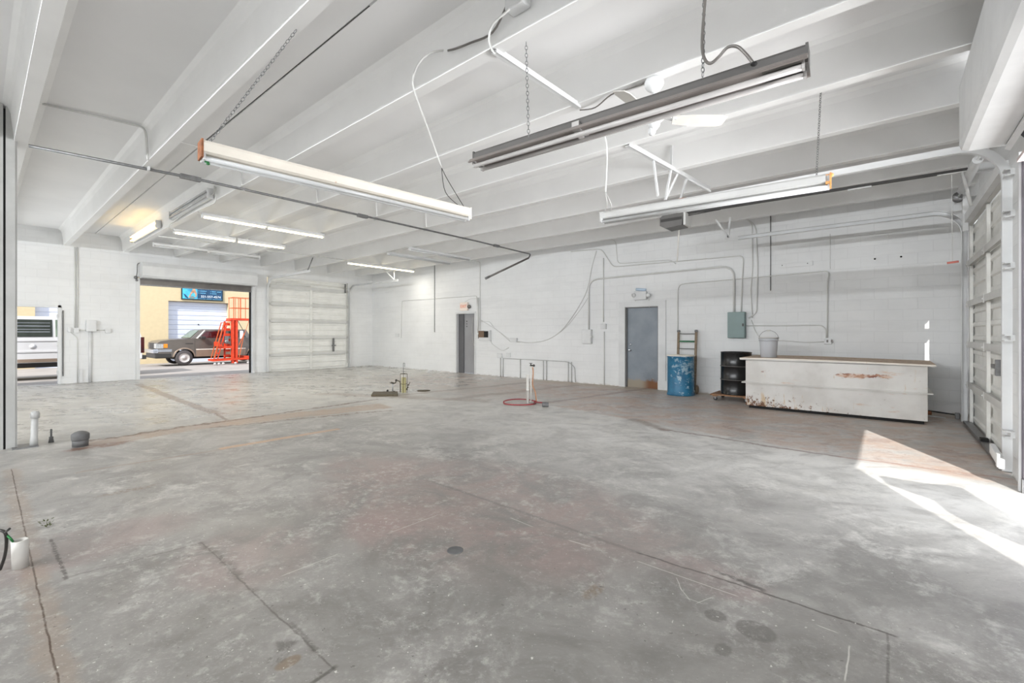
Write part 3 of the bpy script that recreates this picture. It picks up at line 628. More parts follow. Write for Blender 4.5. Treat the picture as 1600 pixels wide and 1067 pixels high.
# ================================================================== LIGHT FITTINGS
def strip(name, p0, p1, label, h=.09, wd=.12, housing='offwhite', tubes=((-.0, -.055),), tmat='tubeoff', group=None, endmat=None, holder='white', up=(0, 0, 1), cat='light', splits=1, endmat2=None):
    p0, p1 = Vector(p0), Vector(p1); d = (p1 - p0).normalized(); up = Vector(up); s_ = d.cross(up).normalized(); u = s_.cross(d).normalized()
    L = (p1 - p0).length; t = root(name, (p0 + p1) / 2, label, cat, group)
    b = MB(); c = (p0 + p1) / 2
    # channel: tapered body
    prof = [(-wd / 2, 0), (-wd / 2, h * .75), (-wd * .42, h), (wd * .42, h), (wd / 2, h * .75), (wd / 2, 0), (wd * .3, -.012), (-wd * .3, -.012)]
    b.prism(prof, lambda a, z: p0 + s_ * a + u * z, lambda a, z: p1 + s_ * a + u * z); build('housing', b, M[housing], t)
    for i, q in enumerate((p0, p1)):
        sgn = 1 if i == 0 else -1
        b = MB(); b.obox(q + d * sgn * .006 + u * (h / 2 - .02), d, s_, u, .014, wd * 1.04, h + .05); build('end_cap', b, M[(endmat if i == 0 else endmat2) or housing], t)
    for (a, z) in tubes:
        for k in range(splits):
            A = p0.lerp(p1, k / splits) + d * .03; B = p0.lerp(p1, (k + 1) / splits) - d * .03
            b = MB(); b.tube([A + s_ * a + u * z, B + s_ * a + u * z], .019, 12); tb = build('tube', b, M[tmat], t)
            for q, sg in ((A, 1), (B, -1)):
                b = MB(); b.obox(q - d * sg * .008 + s_ * a + u * (z + .022), d, s_, u, .014, .034, .075); build('lamp_holder', b, M[holder], t)
    return t, d, s_, u
# three fittings on chains near the camera
A, B = PZ(312, 232, 2.80), PZ(731, 334, 2.80); A.z = B.z = 2.77
t, d, s_, u = strip('fluorescent_light', A, B, 'long cream strip light hung on chains, rusty left end and green lamp holder', h=.085, wd=.13, endmat='rust', tubes=((-.035, -.045), (.035, -.045)), holder='white')
L1 = t
for a in (-.035,):
    b = MB(); b.obox(A + d * .05 + s_ * a + u * -.03, d, s_, u, .03, .04, .06); b.ball(A + d * .06 + s_ * (a) + u * -.055, .016); build('socket', b, M['green'], t, label='green lamp socket')
for f_, r_ in ((.32, .014), (1.55, .008)): build('knockout', MB().ball(A + d * f_ + u * .057 - s_ * .062, r_), M['black'], t)
b = MB(); b.ball(A + d * 1.98 + u * .05 - s_ * .058, .05, (.35, 1.2, .5)); build('rust_patch', b, M['rust'], t)
p = PD(463, 47, 3.45); b = MB(); b.chain(A + d * .06 + u * .09, Vector((A.x + .25, A.y + .15, ZB)).lerp(p, .0) if False else p, .0024, .04); build('chain', b, M['galv'], t)
b = MB(); p2 = PD(400, 155, 4.2); b.tube([A + d * .03 + u * .09, p2, Vector((p2.x + 1.2, 2.12, ZS - .01))], .0045, 6); build('wire', b, M['dark'], t)
b = MB(); b.tube(smoothpath([B - d * .05 + u * .09, PD(700, 282, 4.9), PD(690, 262, 4.85)]), .004, 6); b.tube(smoothpath([B - d * .12 + u * .09, PD(696, 300, 4.9), PD(690, 262, 4.85)]), .004, 6); build('wire', b, M['dark'], t)
b = MB(); b.tube(smoothpath([PD(690, 262, 4.85), PD(670, 205, 4.5), PD(650, 150, 4.2), PD(645, 125, 4.1), PD(655, 98, 4.0), PD(675, 82, 4.0), PD(703, 78, 4.05)]), .009, 8); build('supply_cable', b, M['whitec'], t)

A, B = PZ(745, 252, 2.93), PZ(1264, 92, 2.93); A.z = B.z = 2.93
t, d, s_, u = strip('fluorescent_light', A, B, 'dark bronze strip light hanging diagonally overhead on chains', h=.062, wd=.11, housing='bronzed', tubes=((-.05, -.06), (.05, -.06)), tmat='tubegrey', holder='tubegrey')
L3 = t
b = MB(); b.prism([(-.09, -.01), (.09, -.01), (.12, -.045), (.1, -.045), (.075, -.022), (-.075, -.022), (-.1, -.045), (-.12, -.045)], lambda a, z: A + s_ * a + u * z, lambda a, z: B + s_ * a + u * z); build('reflector', b, M['bronze'], t)
b = MB(); b.obox(A.lerp(B, .42) + u * -.0, d, s_, u, .06, .16, .06); b.obox(A.lerp(B, .42) + u * -.05, d, s_, u, .04, .12, .02); build('centre_holder', b, M['tubegrey'], t)
b = MB(); b.obox(B - d * .12 + u * -.03, d, s_, u, .2, .17, .02); build('end_cover', b, M['grime'], t)
b = MB(); b.chain(PD(826, 214, 3.2), PD(822, 66, 3.2), .0022, .034); build('chain', b, M['galv'], t)
cA = A + d * (B - A).length * .66
k1 = PD(1098, 120, 2.62); b = MB(); b.chain(k1, PD(1101, -60, 2.62), .0028, .034); build('chain', b, M['galv'], t)
b = MB(); b.tube(smoothpath([PD(1108, -60, 2.6), PD(1100, 20, 2.6), PD(1097, 70, 2.6), PD(1101, 92, 2.58), PD(1110, 99, 2.55), PD(1123, 89, 2.53), PD(1137, 74, 2.5), PD(1152, 73, 2.48), PD(1165, 84, 2.46), PD(1177, 99, 2.44)]), .0085, 10); build('supply_cable', b, M['grime'], t)
b = MB(); b.ball(PD(1178, 100, 2.44), .017, (1, 1, .7)); build('cable_gland', b, M['black'], t)

A, B = PZ(940, 341, 2.87), PZ(1299, 283, 2.87); A.z = B.z = 2.86
t, d, s_, u = strip('fluorescent_light', A, B, 'long white strip light on chains with pale orange rusted right end', h=.075, wd=.12, housing='enamel', tubes=((-.03, -.045), (.03, -.045)), endmat2='orangerust')
L4 = t
b = MB(); b.obox(B + u * .02 - d * .03, d, s_, u, .03, .12, .09); b.ball(B - d * .0 + u * .07, .02); build('rusted_plate', b, M['orangerust'], t)
b = MB(); b.ball(B - d * .05 - s_ * .03 + u * -.02, .018); b.ball(B - d * .04 - s_ * .04 + u * .03, .014); build('socket', b, M['green'], t, label='green lamp socket')
b = MB(); b.ball(A.lerp(B, .42) + u * .08, .05, (1.3, .8, .25)); build('rust_patch', b, M['rust'], t)
b = MB(); b.chain(B - d * .12 + u * .08, PZ(1284, 112, ZS), .0024, .036); build('chain', b, M['galv'], t)
b = MB(); b.tube(smoothpath([PD(936, 205, 4.85), PD(945, 214, 4.85), PD(948, 232, 4.85), PD(948, 262, 4.85), PD(946, 300, 4.85)]), .009); b.tube(smoothpath([PD(946, 300, 4.85), PD(948, 318, 4.85), A + d * .04 + u * .08]), .005); b.tube(smoothpath([PD(946, 300, 4.85), PD(955, 320, 4.85), A + d * .12 + u * .08]), .005); build('supply_cable', b, M['whitec'], t)

# fittings fixed below the stems at the far left
def zfix(u0, v0, u1, v1, z=3.66):
    a, b_ = PZ(u0, v0, z), PZ(u1, v1, z); x = (a.x + b_.x) / 2; return Vector((x, a.y, z)), Vector((x, b_.y, z))
for (pp, lab, lit, grp) in (
    ((313.8, 337, 418, 353), 'lit tube fitting in the nearer of two rows, left half', 1, 1), ((419, 353, 503, 370), 'lit tube fitting in the nearer of two rows, right half', 1, 1),
    ((272, 361, 367, 375.5), 'lit tube fitting in the farther row, left half above the roll-up door', 1, 1), ((369, 376, 446, 386), 'lit tube fitting in the farther row, right half', 1, 1),
    ((240, 382, 324, 393), 'unlit tube fitting right before the roll-up door hood, left half', 0, 0), ((326, 393, 405, 403), 'unlit tube fitting right before the roll-up door hood, right half', 0, 0),
    ((546, 409, 643, 424), 'lit tube fitting by the back corner above a track hanger', 1, 0),
    ((605, 396, 704, 411), 'unlit grey tube fitting beside the lit one near the back corner', 0, 0), ((638, 389, 736, 405), 'thin unlit tube fitting nearest the long grey conduit bend', 0, 0)):
    A, B = zfix(*pp)
    strip('fluorescent_light', A, B, lab, h=.055, wd=.075, housing='white', tubes=((0, -.03),) if lit or pp[0] != 605 else ((-.035, -.03), (.035, -.03)), tmat='tubeon' if lit else 'tubeoff', group='tube fittings under the ceiling stems', splits=1)
# two fittings on the side of a stem
for (u0, v0, u1, v1, lab, lit) in ((207, 386, 247, 357, 'lit orange double tube fitting on the side of a ceiling stem', 1), (268, 350, 328, 312, 'unlit double tube fitting on the stem side, ringed by conduit', 0)):
    A, B = PY(u0, v0, 2.63), PY(u1, v1, 2.63); z = max(3.84, min(3.95, (A.z + B.z) / 2)); A.z = B.z = z
    strip('fluorescent_light', A, B, lab, h=.05, wd=.17, housing='white', tubes=((-.045, -.035), (.045, -.035)), tmat='tubeorange' if lit else 'tubeoff', up=(0, 1, 0), endmat='galv' if lit else None)
# real light of the lit tubes
for i, (x, y, z, L) in enumerate(((-10.25, 4.0, 3.6, 2.4), (-12.25, 4.0, 3.6, 2.4), (-13.5, 9.1, 3.6, 2.4))):
    lm = lamp('tube_light_%d' % i, 'AREA', (x, y, z), (0, 0, 0), 22, (1, .95, .85), .05, L)
    lm.visible_glossy = True

# ================================================================== OVERHEAD: conduits, operator, fan, brackets
def thing_mesh(name, mb, mat, label, cat, group=None): return build(name, mb, mat, None, label, cat, group)
# long grey conduit across the room with couplings and the hanging end
t = root('conduit', (-7.95, 5.5, 3.7), 'long dark grey conduit crossing the room below the ceiling stems, its end bent down', 'conduit')
zc = 3.705; pts = [(-8.12, .42, zc), (-7.95, 2.0, zc), (-7.93, 5.05, zc), (-7.93, 8.0, zc), (-8.04, 10.45, zc), PD(826, 403, 13.1), PD(765, 432, 12.4)]
b = MB(); b.tube(elbows(pts[:6], .12), .02, 10); build('pipe', b, M['galv'], t)
b = MB(); b.tube([pts[5], pts[6]], .028, 10); build('hanging_end', b, M['grime'], t)
b = MB(); b.tube([Vector(pts[6]), Vector(pts[6]).lerp(Vector(pts[5]), -.1)], .034, 10); build('end_fitting', b, M['galv'], t)
for y, L in ((2.05, .13), (4.9, .11), (8.85, .1)):
    b = MB(); x = -7.95; b.box(x - .035, x + .035, y - L, y + L, zc - .035, zc + .03).bevel(.008); b.ball((x, y, zc - .034), .02, (1, 1, .4)); build('junction_body', b, M['galv'], t)
for y in (1.56, 2.77, 3.99, 5.2, 6.46, 7.66, 8.91):
    b = MB(); b.box(-7.965 - .03, -7.965 + .03, y - .012, y + .012, zc - .024, ZB + .005); build('strap', b, M['white'], t)
# conduit box and cable on a stem above
t = root('junction_box', PY(812, 8, 2.66), 'white box on a stem face at the top edge feeding two cables', 'electrical box')
c = PY(812, 2, 2.66); b = MB(); b.box(c.x - .09, c.x + .09, 2.58, 2.69, c.z - .08, c.z + .3).bevel(.02, 3); build('box_body', b, M['white'], t)
b = MB(); b.tube(smoothpath([(c.x - .09, 2.64, c.z + .04), PY(770, 50, 2.65), PY(735, 67, 2.655), PY(712, 76, 2.66), PY(700, 79, 2.67)]), .009); b.tube([(c.x + .08, 2.64, c.z), (c.x + 1.5, 2.65, c.z + .02)], .015); build('cable', b, M['grime'], t)
b = MB(); b.tube(smoothpath([(c.x - .08, 2.62, c.z), PD(795, 15, 3.4), PD(770, 38, 3.45), PD(764, 62, 3.5), PD(769, 78, 3.5), PD(774, 84, 3.5)]), .009); build('loop_cable', b, M['whitec'], t)
# white fitting spanning two stems (perforated strut)
def strut(p, q, label, w_=.035):
    p, q = Vector(p), Vector(q); b = MB(); b.bar(p, q, w_, .006); b.bar(p + Vector((w_ / 2, 0, .018)), q + Vector((w_ / 2, 0, .018)), .006, w_)
    return b
A, B = PZ(772, 82, ZB - .02), PZ(904, 169, ZB - .02); t = root('ceiling_strut', A, 'white strut fixed between two stems left of the bronze light', 'bracket')
build('angle', strut(A, B, '', .05), M['white'], t)
b = MB(); b.ball(A + Vector((0, 0, .01)), .025, (1, 1, .6)); build('anchor', b, M['galv'], t)
A2, B2 = PZ(980, 228, ZB - .02), PZ(1106, 297, ZB - .02); t = root('door_operator_mount', A2, 'white perforated angle frame bolted under the stems above the opener', 'bracket')
build('angle', strut(A2, B2, '', .06), M['white'], t)
def mid(u, v): 
    f_ = (u - 980) / 126; return A2.lerp(B2, f_)
for (u0, v0, u1, v1) in ((1014, 252, 1028, 306), (1040, 262, 1040, 312), (1051, 274, 1040, 312), (1066, 284, 1063, 311), (1066, 284, 1110, 299)):
    a = mid(u0, v0); dd = (a - O).dot(Vector((-math.sin(YAW), math.cos(YAW), 0))); b = MB(); b.bar(a, PD(u1, v1, dd * 1.01), .025, .025); build('drop_leg', b, M['white'], t)
b = MB(); a = mid(1040, 262); b.bar(a + Vector((0, .02, .35)), a, .03, .02); build('drop_leg', b, M['white'], t)
# opener: motor head, rail
yc = 8.18; pm = PY(1053, 346, yc)
t = root('garage_door_opener', (pm.x, yc, pm.z), 'grey boxy door opener motor hanging under the ceiling with a long dark rail', 'door opener')
b = MB(); b.py([(pm.x - .2, pm.z - .08), (pm.x - .1, pm.z - .14), (pm.x + .2, pm.z - .12), (pm.x + .22, pm.z + .1), (pm.x - .15, pm.z + .1), (pm.x - .2, pm.z + .06)], yc - .16, yc + .16); build('motor_head', b, M['bronzed'], t)
b = MB(); b.box(pm.x + .22, pm.x + .26, yc - .15, yc + .15, pm.z - .12, pm.z + .1); build('end_cover', b, M['whitec'], t)
b = MB(); b.box(pm.x - .18, pm.x + .2, yc - .165, yc - .155, pm.z - .02, pm.z + .03); build('side_band', b, M['dark'], t)
b = MB()
for x in (-.09, .12): b.bar((pm.x + x, yc, pm.z + .1), (pm.x + x, yc, ZB), .02, .02)
b.bar((pm.x - .09, yc, pm.z + .1), (pm.x + .12, yc, ZB), .015, .015); build('hanger', b, M['whitec'], t)
b = MB(); zr = pm.z + .11; b.bar((pm.x + .2, yc, zr), (.8, yc, 3.5), .05, .035); b.bar((pm.x + .2, yc - .0, zr - .045), (-2.2, yc, zr - .03), .02, .012); build('rail', b, M['dark'], t)
b = MB(); q = PY(1345, 294, yc); b.bar((q.x - .15, yc, q.z), (q.x + .12, yc, q.z), .04, .02); build('trolley', b, M['white'], t)
b = MB(); b.box(.78, 1.02, yc - .04, yc + .04, 3.44, 3.54); build('header_bracket', b, M['white'], t)
b = MB(); q = PY(1487, 272, yc); r_ = PY(1488, 408, yc); b.tube([q, r_], .004, 5); b.box(q.x - .14, q.x + .16, yc - .02, yc + .02, q.z, q.z + .05); b.tube([(q.x + .1, yc, q.z), (q.x + .18, yc, q.z - .45)], .018); build('release_cord', b, M['whitec'], t)
b = MB(); b.tube([(r_.x - .05, yc, r_.z - .02), (r_.x + .06, yc, r_.z - .01)], .014); build('release_handle', b, M['redhandle'], t, label='red release handle')
# white rod hanging beside the opener
p = PD(1063, 322, 8.3); q = PD(1058, 409, 8.3); t = thing_mesh('hanging_rod', MB().tube([PD(1064, 310, 8.3), q], .014), M['pvc'], 'thin white rod hanging straight down in front of the door opener', 'rod')
# ceiling fan
hub = PD(1022, 187, 4.12); t = root('ceiling_fan', (hub.x, hub.y, hub.z), 'white ceiling fan half hidden behind the bronze light', 'fan')
cp = Vector((hub.x, hub.y, ZB)); b = MB(); b.lathe([(0, 0), (.07, 0), (.085, -.03), (.085, -.06), (.07, -.09), (.04, -.115), (.02, -.13), (0, -.13)], cp, (0, 0, 1), 24); build('canopy', b, M['white'], t)
b = MB(); b.tube([cp + Vector((0, 0, -.1)), hub + Vector((0, 0, .1))], .014); build('downrod', b, M['white'], t)
b = MB(); b.lathe([(0, .12), (.07, .12), (.1, .09), (.105, .04), (.09, 0), (.055, -.03), (.05, -.06), (.03, -.09), (0, -.095)], hub, (0, 0, 1), 26); b.ball(hub + Vector((-.02, 0, -.1)), .035, (1, 1, 1.2)); build('motor', b, M['white'], t)
Rt = Vector((math.cos(YAW), math.sin(YAW), 0)); Fw = Vector((-math.sin(YAW), math.cos(YAW), 0))
for ang, full in ((2, 1), (228, 1), (170, 0)):
    dr = Rt * math.cos(math.radians(ang)) + Fw * math.sin(math.radians(ang)); sd = Vector((-dr.y, dr.x, 0)); sd = (sd - Vector((0, 0, .3))).normalized()
    b = MB(); b.bar(hub + dr * .08 + Vector((0, 0, .03)), hub + dr * .2, .05, .008)
    arm = build('blade_arm', b, M['white'], t)
    if full:
        pts = [(.16, -.05), (.18, .05), (.35, .068), (.6, .072), (.655, .05), (.66, -.05), (.6, -.07), (.35, -.065)]
        upn = dr.cross(sd); b = MB(); b.prism(pts, lambda a, c: hub + dr * a + sd * c - upn * .004, lambda a, c: hub + dr * a + sd * c + upn * .004); build('blade', b, M['pvc'], t)
p = cp; t = thing_mesh('fan_wire', MB().tube(smoothpath([cp + Vector((-.08, 0, -.01)), PZ(985, 138, ZB - .02), PZ(955, 148, ZB - .02), PZ(930, 168, ZB - .04), PZ(906, 172, ZB - .02)]), .007), M['grime'], 'grey wire looping along the ceiling stem from fan canopy to strut', 'wire')
# painted conduits on slab and stems (left part)
def conduit(pts, r, label, mat='whitec', bend=.08, group=None, name='conduit'):
    return thing_mesh(name, MB().tube(elbows(pts, bend), r, 8), M[mat], label, 'conduit', group)
conduit([PZ(66, 162, ZS - .02), PZ(222, 198, ZS - .02), PY(228, 206, 1.44), PY(231, 250, 1.46)], .014, 'thin painted conduit crossing the ceiling slab and running down a stem at upper left')
S1 = 2.66
conduit([PY(335, 290, S1), PY(335, 302, S1), PY(265, 350, S1), PY(263, 356, S1), PZ(272, 361, 3.68)], .012, 'painted conduit framing the unlit fitting on the stem side, upper run')
conduit([PY(337, 292, S1), PY(337, 316, S1), PZ(308, 330, 3.70), PZ(314, 336, 3.69)], .012, 'painted conduit framing the unlit fitting on the stem side, short run')
conduit([PZ(248, 369, 3.69), PZ(342, 381, 3.69)], .012, 'thin painted conduit under the stems beside the lit orange fitting')
conduit([PZ(415, 391, 3.70), PZ(486, 399, 3.70), PZ(545, 407, 3.70)], .012, 'thin painted conduit running to the lit fitting near the back corner')
conduit([PZ(604, 394, 3.70), PZ(636, 386, 3.70), PZ(733, 407, 3.70), PY(750, 409, 10.82), PY(750, 527, 10.82)], .014, 'painted conduit down the back wall right of the narrow grey door')
for u in (281, 376, 489, 588): pass

# ================================================================== BACK WALL
YW = YB - .022
def W(*l): return [PY(u, v, YW) for u, v in l]
wall_runs = [
 ([(920, 516), (920, 437), (1147, 415), (1147, 489)], .022, 'thick painted conduit arching from the small white breaker box to the grey panel', .28),
 ([(944, 603), (944, 518)], .013, 'straight painted conduit from the floor up to the round corner box', .05),
 ([(943, 503), (943, 403)], .013, 'straight painted conduit rising above the round corner box', .05),
 ([(892, 393), (934, 389), (941, 391), (958, 417), (1162, 399), (1160, 430), (1158, 489)], .013, 'thin painted conduit stepping down then over to the panel top', .12),
 ([(913, 360), (934, 371), (962, 375), (965, 412), (1048, 406), (1056, 412)], .010, 'thin painted conduit dropping from the ceiling edge and turning right', .12),
 ([(1059, 515), (1059, 444), (1297, 423), (1293, 440), (1293, 528)], .012, 'thin painted conduit rising behind the hand truck and running right to the outlet', .16),
 ([(1135, 328), (1175, 348), (1176, 420), (1173, 455), (1176, 497)], .009, 'left one of two thin conduits falling from ceiling beside the panel', .1),
 ([(1142, 326), (1181, 352), (1184, 420), (1182, 489), (1170, 497)], .013, 'right one of two thin conduits falling from ceiling beside the panel', .16),
 ([(1167, 509), (1284, 508), (1291, 515), (1291, 528)], .011, 'horizontal painted conduit from the panel side to the outlet', .12),
 ([(1174, 500), (1180, 518), (1190, 531), (1225, 532), (1255, 535), (1288, 534)], .009, 'slack cable passing behind the bucket to the outlet', .2),
 ([(1204, 330), (1204, 454)], .008, 'thin dark rod hanging vertically against the wall above the tank left part', .05),
 ([(1297, 365), (1297, 420)], .005, 'short hairline pipe on the wall under the far door track', .02),
 ([(679, 412), (679, 519)], .011, 'thin grey rod hanging straight at the left part of the back wall', .05),
 ([(627, 528), (628, 470), (745, 462), (746, 478)], .010, 'thin painted conduit making a square turn left of the narrow grey door', .08),
 ([(747, 465), (747, 520)], .022, 'thick short painted conduit beside the narrow grey door', .05),
 ([(720, 477), (733, 467), (745, 466)], .006, 'short cable from the exit sign to the conduit', .12),
 ([(751, 500), (768, 510), (795, 529), (800, 531)], .008, 'upper slack cable from the open box towards the middle wall box', .3),
 ([(751, 503), (765, 502), (770, 510), (798, 534)], .006, 'lower slack cable from the open box towards the middle wall box', .2),
 ([(766, 528), (768, 537), (785, 549), (795, 543)], .008, 'dangling loop of cable under the open box', .3),
 ([(806, 533), (830, 536), (855, 532), (878, 517), (900, 487), (918, 455), (925, 415), (932, 392)], .010, 'long slack cable sweeping up the back wall, outer one', .4),
 ([(806, 534), (832, 536), (858, 531), (884, 513), (906, 485), (919, 465)], .007, 'long slack cable sweeping up the back wall, inner one', .4),
]
for pts, r, lab, bend in wall_runs:
    conduit([PY(u, v, YB - r - .003) for u, v in pts], r, lab, mat=('galv' if 'rod' in lab else 'whitec'), bend=bend, name=('cable' if 'cable' in lab else 'hanging_rod' if 'rod' in lab else 'conduit'), group='conduits and cables of the back wall')
# water pipes low on the wall
t = root('pipe_rail', PY(840, 590, YW), 'low painted pipe rail with several uprights along the back wall', 'pipe')
b = MB(); b.tube(elbows(W((786, 560), (850, 563), (887, 565), (898, 573), (899, 597)), .1), .010); build('top_pipe', b, M['pipegrey'], t)
for u in (786, 813, 849, 854, 888, 893): 
    b = MB(); vb_ = 590 + (u - 786) * .07; b.tube(W((u, 560 + (u - 786) * .05), (u, vb_)), .012); build('upright', b, M['pipegrey'], t)
conduit(W((782, 592), (782, 557)), .012, 'short painted pipe rising from the floor to a small square box', mat='pipegrey')
def wbox(name, u0, v0, u1, v1, dp_, label, mat='white', cat='electrical box', bev=.008, cover=True):
    a, c = PY(u0, v0, YB), PY(u1, v1, YB); t = root(name, ((a.x + c.x) / 2, YB, c.z), label, cat)
    build('box_body', MB().box(a.x, c.x, YB - dp_, YB, c.z, a.z).bevel(bev), M[mat], t)
    if cover: build('cover', MB().box(a.x + .012, c.x - .012, YB - dp_ - .006, YB - dp_, c.z + .012, a.z - .012), M[mat], t)
    return t, a, c
t, a, c = wbox('breaker_box', 912, 515, 926, 537, .1, 'small white breaker box with notched edge below the thick conduit')
build('latch', MB().box(c.x - .01, c.x + .02, YB - .1, YB - .02, (a.z + c.z) / 2 - .02, (a.z + c.z) / 2 + .02), M['whitec'], t)
wbox('junction_box', 940, 506, 948, 514, .06, 'small white box where the straight conduits meet left of the blue-grey door')
t, a, c = wbox('electrical_panel', 1139, 488, 1166, 528, .13, 'grey-green electrical panel on the white block wall', 'panelgreen', 'electrical panel', .01)
build('latch', MB().box(c.x - .05, c.x - .02, YB - .145, YB - .13, (a.z + c.z) / 2 - .03, (a.z + c.z) / 2 + .03), M['dark'], t)
t, a, c = wbox('wall_outlet', 1288, 529, 1300, 538, .05, 'small white outlet box on wall above the rusty tank', cat='outlet')
for i in (0, 1):
    b = MB(); x = a.x + .04 + i * .07; b.box(x, x + .03, YB - .06, YB - .055, c.z + .04, c.z + .09); build('socket', b, M['grime'], t)
wbox('junction_box', 799, 528, 809, 534, .07, 'small white wall box where the slack cables meet')
wbox('junction_box', 778, 552, 785, 559, .05, 'small square box on a short pipe near the low pipe rail')
t, a, c = wbox('wall_bracket', 792, 551, 798, 558, .04, 'tiny dark-edged bracket right of the small square box', cat='bracket', cover=False)
t, a, c = wbox('timer_box', 751, 516, 768, 532, .1, 'open white box showing brown inner parts beside the narrow door')
build('inner_parts', MB().box(a.x + .02, (a.x + c.x) / 2 + .02, YB - .125, YB - .1, c.z + .1, a.z - .02), M['copper'], t)
build('painted_recess', MB().box((a.x + c.x) / 2 + .02, c.x - .05, YB - .12, YB - .1, c.z + .1, a.z - .03), M['black'], t)  # raised black plate, paints the darkness inside the open box
t, a, c = wbox('light_switch', 743, 522, 749, 529, .06, 'small switch box with dark side between narrow door and open box', cat='switch')
build('dark_side', MB().box(c.x, c.x + .012, YB - .06, YB - .01, c.z + .01, a.z - .01), M['dark'], t)
t, a, c = wbox('wall_plate', 618, 521, 624, 526, .02, 'faint white plate low at the left end of the back wall', cat='wall plate', cover=False)
# exit sign
a, c = PY(721, 473, YB), PY(733, 485, YB)
t = root('exit_sign', ((a.x + c.x) / 2, YB, c.z), 'small exit sign with orange letters and side lamp above narrow door', 'sign')
build('sign_body', MB().box(a.x, c.x, YB - .08, YB - .02, c.z, a.z).bevel(.006), M['exitface'], t)
letters(t, 'EXIT', .15, ((a.x + c.x) / 2, YB - .084, (a.z + c.z) / 2), (math.pi / 2, 0, 0), 'exitorange')
b = MB(); q = PY(735, 479, YB); b.lathe([(0, .02), (.05, .02), (.065, .05), (.065, .08), (0, .09)], (q.x - .02, YB, q.z), (0.25, -1, 0), 16); build('side_lamp', b, M['grime'], t)
# emergency light
t = root('emergency_light', PY(1001, 468, YB), 'white twin-head emergency light above the blue-grey door', 'emergency light')
a, c = PY(992, 456, YB), PY(1012, 468, YB)
build('housing', MB().box(a.x, c.x, YB - .09, YB, c.z, a.z).bevel(.02, 3), M['white'], t)
for u in (991, 1013):
    q = PY(u, 461, YB - .08); b = MB(); b.lathe([(0, -.04), (.03, -.04), (.055, .02), (.055, .035), (0, .04)], q, (.25 if u > 1000 else -.25, -1, -.25), 16); build('lamp_head', b, M['white'], t)
b = MB(); b.tube([PY(994, 452, YB - .03), PY(1009, 453, YB - .03)], .035, 12); build('top_lens', b, M['led'], t, label='pale blue lens')
for u in (992.5, 1013.5):
    conduit(W((u, 464), (u + (1 if u < 1000 else 1), 480)), .006, 'thin wire under the emergency light, %s side' % ('left' if u < 1000 else 'right'), name='wire')
# wood strip, bolt holes
a, c = PY(1215, 412, YB), PY(1270, 418.5, YB); a.z = 2.86; c.z = 2.76
t = root('mounting_board', ((a.x + c.x) / 2, YB, c.z), 'narrow white mounting strip screwed flat to the back wall', 'board')
build('board', MB().box(a.x, c.x, YB - .025, YB, c.z, a.z), M['wallx'], t)
for f_ in (.14, .86): build('screw', MB().lathe([(0, 0), (.01, 0), (.008, .006), (0, .008)], (a.x + (c.x - a.x) * f_, YB - .025, (a.z + c.z) / 2), (0, -1, 0), 8), M['dark'], t)
for (u, v, l) in ((1367, 404.5, 'left of two'), (1408, 401, 'right of two')):
    p = PY(u, v, YB - .003); thing_mesh('wall_hole', MB().lathe([(0, 0), (.017, 0), (.014, .01), (0, .012)], p, (0, -1, 0), 10), M['black'], '%s small dark holes high on the back wall' % l, 'hole')  # raised black discs drawn for dark holes in the wall
# brackets on beams (small hooks) near back
conduit([PD(1110, 262, 7.5), PD(1125, 275, 8.2), PD(1135, 328, 10.2)] if False else W((1120, 322), (1135, 328)), .009, 'short painted conduit stub where the two thin conduits meet the ceiling')

# ================================================================== LEFT WALL
XW = XL + .02
def WL(*l): return [PX(u, v, XW) for u, v in l]
conduit(WL((117, 512), (117, 386)), .014, 'left of two painted conduits running down the left wall', group='twin conduits of the left wall')
conduit(WL((121, 512), (121, 386)), .014, 'right of two painted conduits running down the left wall', group='twin conduits of the left wall')
def lbox(name, u0, v0, u1, v1, dp_, label, cat='electrical box'):
    a, c = PX(u0, v0, XL), PX(u1, v1, XL); t = root(name, (XL, (a.y + c.y) / 2, c.z), label, cat)
    build('box_body', MB().box(XL, XL + dp_, a.y, c.y, c.z, a.z).bevel(.008), M['white'], t)
    build('cover', MB().box(XL + dp_, XL + dp_ + .008, a.y + .02, c.y - .02, c.z + .02, a.z - .02), M['white'], t); return t
lbox('switch_box', 134, 500, 150, 518, .12, 'square white switch box on a thick pipe, left wall')
lbox('junction_box', 115, 513, 123, 520, .07, 'small white box ending the twin conduits of the left wall')
lbox('wall_outlet', 164, 513, 173, 520, .06, 'small white outlet right of the square switch box', 'outlet')
lbox('wall_outlet', 106, 511, 111, 519, .05, 'small white fitting between open doorway and twin conduits', 'outlet')
conduit(WL((141, 600), (141, 518)), .036, 'thick white pipe from the floor to the square switch box', mat='white')
conduit(WL((111, 519), (121, 528), (121, 600)), .010, 'thin painted conduit bending down to the floor, left wall')
conduit(WL((123, 516), (134, 516)), .012, 'short conduit joining small box and switch box, left wall')
conduit(WL((150, 516), (164, 516)), .012, 'short conduit joining switch box and outlet, left wall')
b = MB(); p = PX(127, 599, XL + .04); b.box(XL, XL + .04, p.y - .03, p.y + .03, fz(XL, p.y), .42); thing_mesh('floor_guard', b, M['white'], 'short white metal strip standing at the foot of the left wall', 'strip')

